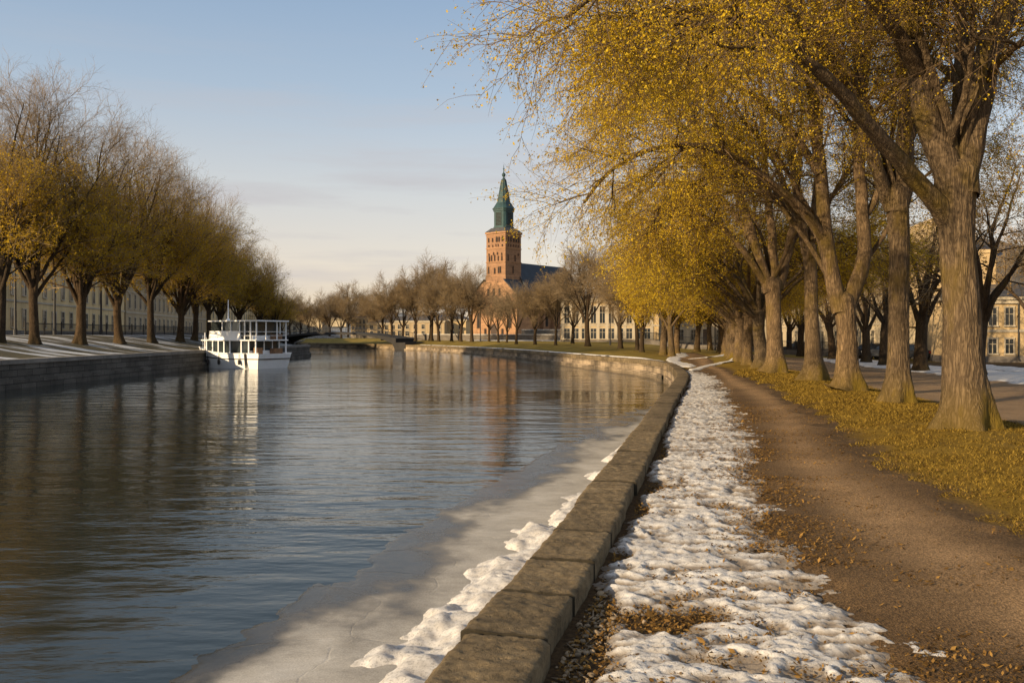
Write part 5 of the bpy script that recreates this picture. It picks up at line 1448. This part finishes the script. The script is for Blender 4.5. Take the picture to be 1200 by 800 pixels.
# low dark walls with snow capped tops in front of the church
def low_wall(label, pts, h):
    r = empty('stone_wall', (*pts[0], 0)); tag(r, label, 'wall')
    mb = MB()
    for (a, b) in zip(pts[:-1], pts[1:]):
        a = Vector((*a, 0)); b = Vector((*b, 0)); t = (b-a).normalized(); nn = Vector((-t.y, t.x, 0))*0.3; o = Vector((*pts[0], 0))
        za, zb = float(z_right(a.x, a.y)), float(z_right(b.x, b.y))
        q = [a-nn-o, b-nn-o, b+nn-o, a+nn-o]; zz = [za, zb, zb, za]
        mb.add([Vector((v.x, v.y, z-0.3)) for v, z in zip(q, zz)] + [Vector((v.x, v.y, z+h)) for v, z in zip(q, zz)], [(0,1,5,4),(1,2,6,5),(2,3,7,6),(3,0,4,7),(4,5,6,7)])
    mb.build('wall_body', M['plinth'], r)
    mb = MB()
    for (a, b) in zip(pts[:-1], pts[1:]):
        a = Vector((*a, 0)); b = Vector((*b, 0)); t = (b-a).normalized(); nn = Vector((-t.y, t.x, 0))*0.36; o = Vector((*pts[0], 0))
        q = [a-nn-o, b-nn-o, b+nn-o, a+nn-o]; zz = [float(z_right(p.x, p.y))+h for p in (a, b, b, a)]
        mb.add([Vector((v.x, v.y, z+0.004)) for v, z in zip(q, zz)] + [Vector((v.x, v.y, z+0.12)) for v, z in zip(q, zz)], [(0,1,5,4),(1,2,6,5),(2,3,7,6),(3,0,4,7),(4,5,6,7)])
    mb.build('snow_cap', M['snow'], r)
low_wall('low dark wall with a snowy top below the church', [(-18, 158), (-4, 152), (8, 150)], 1.0)
low_wall('higher terrace wall with a snowy top right of the church front', [(2, 168), (11, 163), (16, 150)], 1.9)

def car(loc, rz, paint, label, van=False, name='parked_car'):
    r = empty(name, loc, rz); tag(r, label, 'van' if van else 'car', None if van else 'cars parked beyond the gravel square')
    if van: prof = [(-2.3, .35), (2.3, .35), (2.35, .8), (2.2, 1.05), (1.75, 1.15), (1.15, 1.95), (.9, 2.02), (-2.2, 2.02), (-2.32, 1.9)]
    else: prof = [(-2.1, .3), (2.1, .3), (2.15, .62), (2.0, .78), (1.1, .92), (-1.75, .95), (-2.12, .88), (-2.15, .6)]
    def ext(mb, prof, w0, w1=None, m=0):
        n = len(prof); w1 = w1 or [w0]*n
        vs = [(x, -w, z) for (x, z), w in zip(prof, w1)] + [(x, w, z) for (x, z), w in zip(prof, w1)]
        mb.add(vs, [tuple(range(n)), tuple(reversed(range(n, 2*n)))] + [(i, (i+1) % n, n+(i+1) % n, n+i) for i in range(n)], m)
    mb = MB(); ext(mb, prof, 0.86); bd = mb.build('body', M[paint], r, bevel=0.05, smooth=False)
    if van:
        mb = MB(); ext(mb, [(1.72, 1.18), (1.2, 1.86), (0.5, 1.86), (0.5, 1.18)], 0.875); mb.build('window', M['glass'], r)
        mb = MB(); mb.add([(1.79, -.7, 1.15), (1.79, .7, 1.15), (1.2, .66, 1.93), (1.2, -.66, 1.93)], [(0,1,2,3)]); mb.build('windscreen', M['glass'], r)
        mb = MB(); mb.box((-2.345, -0.7, 1.2), (-2.30, 0.7, 1.75)); mb.build('rear_window', M['glass'], r)
    else:
        mb = MB(); ext(mb, [(1.0, .90), (.35, 1.36), (-1.0, 1.40), (-1.75, .92)], 0.72, [0.80, 0.64, 0.64, 0.80]); mb.build('cabin_glass', M['glass'], r)
        mb = MB(); ext(mb, [(.32, 1.37), (.3, 1.42), (-.98, 1.46), (-1.02, 1.41)], 0.66); mb.build('roof', M[paint], r, bevel=0.015)
    for sx_ in (-1.35, 1.35):
        for sy_ in (-1, 1):
            mb = MB()
            for (rad, w, mm) in ((0.33, 0.11, 0), (0.20, 0.118, 1)):
                mb.tube([(sx_, sy_*0.80-w, .33), (sx_, sy_*0.80+w, .33)], rad, 18, mm)
            mb.build('wheel', [M['black_iron'], M['plinth']], r)
    for sy_ in (-0.62, 0.62):
        mb = MB(); mb.box((2.08, sy_-.15, .62), (2.18, sy_+.15, .76)); mb.build('headlight', M['snow'], r)
        mb = MB(); mb.box((-2.34 if van else -2.19, sy_-.14, .68), (-2.2 if van else -2.08, sy_+.14, .84)); mb.build('tail_light', M['red'], r)
    return r
M['red'] = simple_mat('red_paint', (0.42, 0.028, 0.018), 0.35, 0.15)
M['car_dark'] = simple_mat('dark_paint', (0.030, 0.033, 0.040), 0.25, 0.2)
M['car_grey'] = simple_mat('grey_paint', (0.12, 0.125, 0.13), 0.3, 0.2)
for px, d, rz, pt, lab in ((1018, 80, 2.2, 'car_dark', 'dark parked car beyond the gravel square between third and second row trunks'), (1041, 77, 2.2, 'car_grey', 'grey parked car beyond the gravel square hard beside the second row trunk'), (935, 98, 2.6, 'car_dark', 'dark parked car by the iron fence, seen between fourth and fifth row trunks'), (1066, 75, 2.2, 'car_dark', 'dark parked car seen just right of the second row trunk')):
    x = (px-600)/F*d; car((x, d, float(z_right(x, d))), rz, pt, lab)
x = (1108-600)/F*79; car((x, 79, float(z_right(x, 79))), 0.5, 'red', 'red van parked by the pale house, half hidden behind the thickest trunk', True, 'red_van')

# ------------------------------------------------------------------ the white river boat
M['boat_white'] = simple_mat('white_boat_paint', (0.88, 0.89, 0.90), 0.4, 0.05, 2)
M['boat_dark'] = simple_mat('dark_boat_trim', (0.03, 0.025, 0.022), 0.5, 0.2)
M['boat_wood'] = simple_mat('varnished_wood', (0.22, 0.12, 0.06), 0.45, 0.25, 3)
M['boat_glass'] = glass_mat('boat_glass', (0.025, 0.032, 0.035), 0.06)
th = R(27); hx, hy = -math.cos(th), math.sin(th)
cnr = P(300, 0, 64.2)
Lb, Bb = 7.1, 3.6
bc = Vector((cnr.x + hx*Lb/2 + hy*Bb/2, cnr.y + hy*Lb/2 - hx*Bb/2, WATER_Z))
boat = empty('river_boat', bc, math.atan2(hy, hx))
tag(boat, 'white two-deck passenger boat with a thin mast moored at the left quay', 'boat')
# hull: bow at +x; local +y is port, the side turned to the camera
def half(x, lvl):
    """half breadth of the hull; lvl 0 at the water, 1 at the deck"""
    t = (x + Lb/2)/Lb
    b = Bb/2*(1 - 0.10*(1-lvl))
    if t > 0.60: b *= 1 - ((t-0.60)/0.40)**1.9*(0.86 if lvl > 0.5 else 0.97)
    return max(b, 0.03)
def sheer(x): t = (x+Lb/2)/Lb; return 1.12 + 0.95*max(0, t-0.35)**1.7 + 0.05*(0.35-t if t < 0.35 else 0)
xs_ = np.concatenate([np.linspace(-Lb/2, Lb*0.24, 12), np.linspace(Lb*0.28, Lb/2, 12)])
lv = [(-0.35, -0.15), (0.0, 0.0), (0.42, 0.55), (0.62, 0.72), (0.68, 0.76), (1.0, 1.0)]     # share of sheer height, fullness
mb = MB(); rows_ = []
for x in xs_:
    xx = x; h = sheer(x); rake = lambda f: (0.45*max(0, x/(Lb/2))**3*f) if x > 0 else (-0.25*(x/(Lb/2))**2*f)
    r_ = []
    for f, l in lv: r_.append((x + rake(f), half(x, l), f*h))
    rows_.append(r_)
def skin(mb, j0, j1, m, off=0.0):
    for sgn in (1, -1):
        for a, b in zip(rows_[:-1], rows_[1:]):
            for j in range(j0, j1):
                q = [a[j], b[j], b[j+1], a[j+1]]
                mb.add([(p[0]+off*(1 if p[0] > 2.6 else 0), sgn*(p[1]+off), p[2]) for p in q], [(0,1,2,3)], m)
skin(mb, 0, 5, 0)
for r_ in (rows_[0], rows_[-1]):
    for j in range(5): mb.add([(r_[j][0], r_[j][1], r_[j][2]), (r_[j][0], -r_[j][1], r_[j][2]), (r_[j+1][0], -r_[j+1][1], r_[j+1][2]), (r_[j+1][0], r_[j+1][1], r_[j+1][2])], [(0,1,2,3)])
for a, b in zip(rows_[:-1], rows_[1:]): mb.add([(a[5][0], a[5][1], a[5][2]-0.08), (b[5][0], b[5][1], b[5][2]-0.08), (b[5][0], -b[5][1], b[5][2]-0.08), (a[5][0], -a[5][1], a[5][2]-0.08)], [(0,1,2,3)])
hull = mb.build('hull', M['boat_white'], boat)
mb = MB(); skin(mb, 3, 4, 0, 0.02)
r_ = rows_[0]; mb.box((r_[3][0]-0.06, -r_[3][1]-0.02, r_[3][2]), (r_[3][0]+0.02, r_[3][1]+0.02, r_[4][2]))
mb.build('rubbing_strake', M['boat_dark'], hull)
mb = MB()
for sgn in (1, -1):
    mb.tube([(r_[5][0], sgn*r_[5][1], r_[5][2]+0.02) for r_ in rows_], 0.05, 6)
mb.build('gunwale', M['boat_white'], hull)
mb = MB(); skin(mb, 0, 1, 0, 0.012); mb.build('waterline', M['boat_dark'], hull)
mb = MB()
for x in (-Lb*0.36, -Lb*0.34): mb.tube([(x, half(x, .3)+0.05, 0.02), (x, half(x, .72)+0.05, 0.75), (x, half(x, 1)+0.05, sheer(x)+0.05)], 0.04, 6)
mb.build('fender', M['boat_dark'], boat)
# lower saloon: sill, posts, glass, then the upper deck slab
z1 = 1.18; z2 = 2.12; xf = 1.75; xr = -Lb/2+0.12; yb = Bb/2-0.16
def cabin(name, xa, xb, yb, za, zb, posts, glass_from, parent):
    """glazed band round a deck: posts at the given x, glass behind them"""
    g = MB(); g.box((glass_from, -yb+0.06, za), (xb-0.06, yb-0.06, zb)); gl_ = g.build('saloon_glass', M['boat_glass'], parent)
    for x in posts:
        for s_ in (-1, 1):
            p = MB(); p.box((x-0.045, s_*yb-0.045, za), (x+0.045, s_*yb+0.045, zb)); p.build('post', M['boat_white'], parent)
    return gl_
cabin('saloon', xr, xf, yb, z1, z2, [xr+0.05, xr+0.75, xr+1.5, -0.75, -0.15, 0.45, 1.05, xf-0.05], xr+0.8, boat)
mb = MB(); mb.box((xr, -yb, z1-0.25), (xf, -yb+0.05, z1)); mb.box((xr, yb-0.05, z1-0.25), (xf, yb, z1)); mb.box((xf-0.05, -yb+0.051, z1-0.25), (xf, yb-0.051, z1)); mb.build('sill', M['boat_white'], boat)
mb = MB(); mb.box((xr+0.15, -yb+0.25, z1-0.2), (xr+0.68, -yb+1.1, z1+0.35)); mb.build('bench', M['boat_wood'], boat)
mb = MB(); mb.box((xr+0.2, yb-0.9, z1-0.2), (xr+0.6, yb-0.3, z1+0.42)); mb.build('bench', M['boat_wood'], boat)
mb = MB(); mb.box((xr+0.72, -yb+0.1, z1-0.1), (xr+0.785, yb-0.1, z1+0.2)); mb.build('bulkhead', M['boat_white'], boat)
for y_ in (-0.9, 0.0, 0.9):
    mb = MB(); mb.box((xr+0.74, y_-0.04, z1+0.2), (xr+0.795, y_+0.04, z2)); mb.build('post', M['boat_white'], boat)
mb = MB(); mb.box((xr-0.1, -yb-0.12, z2), (xf+0.45, yb+0.12, z2+0.10)); mb.build('upper_deck', M['boat_white'], boat, bevel=0.02)
# wheelhouse: rounded white front panel with windows over it
z3 = z2+0.10; z4 = z3+0.66; z5 = z4+0.72
def rounded(xa, xb, yb, r=0.6, n=6):
    pts = [(xa, -yb), (xb-r, -yb)] + [(xb-r+r*math.sin(t), -yb+r-r*math.cos(t)) for t in [math.pi/2*k/n for k in range(1, n+1)]]
    pts += [(xb-r+r*math.cos(t), yb-r+r*math.sin(t)) for t in [math.pi/2*k/n for k in range(0, n)]] + [(xb-r, yb), (xa, yb)]
    return pts
mb = MB(); mb.prism(rounded(-1.75, 2.0, yb, 0.8), z3+0.002, z4, scale1=0.965, c=(0, 0)); mb.build('wheelhouse_panel', M['boat_white'], boat)
mb = MB(); mb.prism(rounded(-1.68, 1.78, yb-0.10, 0.7), z4, z5, scale1=0.97, c=(0, 0)); mb.box((xr+0.66, -yb+0.16, z3+0.1), (-1.69, yb-0.16, z5-0.01)); mb.build('wheelhouse_glass', M['boat_glass'], boat)
for x in (-1.66, -0.75, 0.15):
    for s_ in (-1, 1):
        mb = MB(); mb.box((x-0.04, s_*(yb-0.09)-0.03, z4), (x+0.04, s_*(yb-0.09)+0.03, z5)); mb.build('post', M['boat_white'], boat)
for x in (xr+0.02, xr+0.62, xr+1.2):
    for s_ in (-1, 1):
        mb = MB(); mb.box((x-0.04, s_*(yb-0.03)-0.04, z3), (x+0.04, s_*(yb-0.03)+0.04, z5)); mb.build('post', M['boat_white'], boat)
for y_ in (-0.6, 0.6):
    mb = MB(); mb.box((xr-0.02, y_-0.035, z3), (xr+0.05, y_+0.035, z5)); mb.build('post', M['boat_white'], boat)
mb = MB(); mb.box((xr+0.60, -yb+0.2, z3+0.30), (xr+0.65, yb-0.2, z5-0.02)); mb.build('stern_window', M['boat_glass'], boat)
mb = MB(); mb.box((xr+0.60, -yb+0.2, z3+0.01), (xr+0.65, yb-0.2, z3+0.298)); mb.build('bulkhead', M['boat_white'], boat)
mb = MB(); mb.box((xr+0.15, -yb+0.3, z3), (xr+0.55, -yb+1.2, z3+0.42)); mb.build('bench', M['boat_wood'], boat)
mb = MB()
for s_ in (-1, 1):
    for zz in (0.3, 0.6): mb.tube([(xr, s_*(yb-0.03), z3+zz), (-1.7, s_*(yb-0.03), z3+zz)], 0.02, 5)
for zz in (0.3, 0.6): mb.tube([(xr, -yb, z3+zz), (xr, yb, z3+zz)], 0.02, 5)
mb.build('deck_railing', M['boat_white'], boat)
mb = MB(); mb.prism([(p[0]-0.0, p[1]*1.06) for p in rounded(xr-0.2, 1.95, yb, 0.75)], z5, z5+0.10); mb.build('roof', M['boat_white'], boat, bevel=0.015)
mb = MB(); mb.tube([(0.9, 0.2, z5+0.09), (0.9, 0.2, z5+0.6), (0.9, 0.2, z5+1.75)], [0.06, 0.045, 0.03], 8); mb.lathe([(0.16, z5+0.09), (0.13, z5+0.25), (0.03, z5+0.3)], 10, (0.9, 0.2)); mb.build('mast', M['boat_white'], boat)
for s_ in (-1, 1):
    mb = MB()
    pr = [(2.0, s_*(half(2.0, 1)-0.08)), (2.6, s_*(half(2.6, 1)-0.08)), (3.25, s_*max(0.05, half(3.15, 1)-0.06))]
    for zz in (0.35, 0.68, 1.0): mb.tube([(x, y, sheer(x)+zz) for x, y in pr], 0.02, 5)
    for x, y in pr: mb.tube([(x, y, sheer(x)-0.05), (x, y, sheer(x)+1.0)], 0.022, 5)
    mb.build('bow_railing', M['boat_white'], boat)
mb = MB(); mb.tube([(2.3, half(2.3, 1)-0.02, 0.9), (2.3, half(2.3, 1)-0.02, 2.75)], 0.045, 6); mb.build('bow_post', M['boat_white'], boat)
mb = MB()
for x_, y_, wx, wy in ((2.9, -0.4, -25.0+0.5, 72.5), (-2.9, -1.6, -24.4, 76.0)):
    Rm = Matrix.Rotation(-boat.rotation_euler.z, 3, 'Z'); e_ = Rm @ Vector((wx-bc.x, wy-bc.y, 0.5-WATER_Z)); s0 = Vector((x_, y_, sheer(x_)+0.05)); md = (s0+e_)/2 - Vector((0, 0, 0.25))
    mb.tube([s0, (s0+md)/2-Vector((0, 0, .06)), md, (md+e_)/2-Vector((0, 0, .06)), e_], 0.022, 5)
mb.build('mooring_rope', M['boat_dark'], boat)
for x_ in (-1.9, 0.2, 1.5):
    mb = MB(); mb.lathe([(0.03, 0.30), (0.10, 0.36), (0.11, 0.62), (0.03, 0.70), (0.012, 1.15)], 10, (x_, half(x_, 0.6)+0.13)); mb.build('fender', M['boat_dark'], boat)
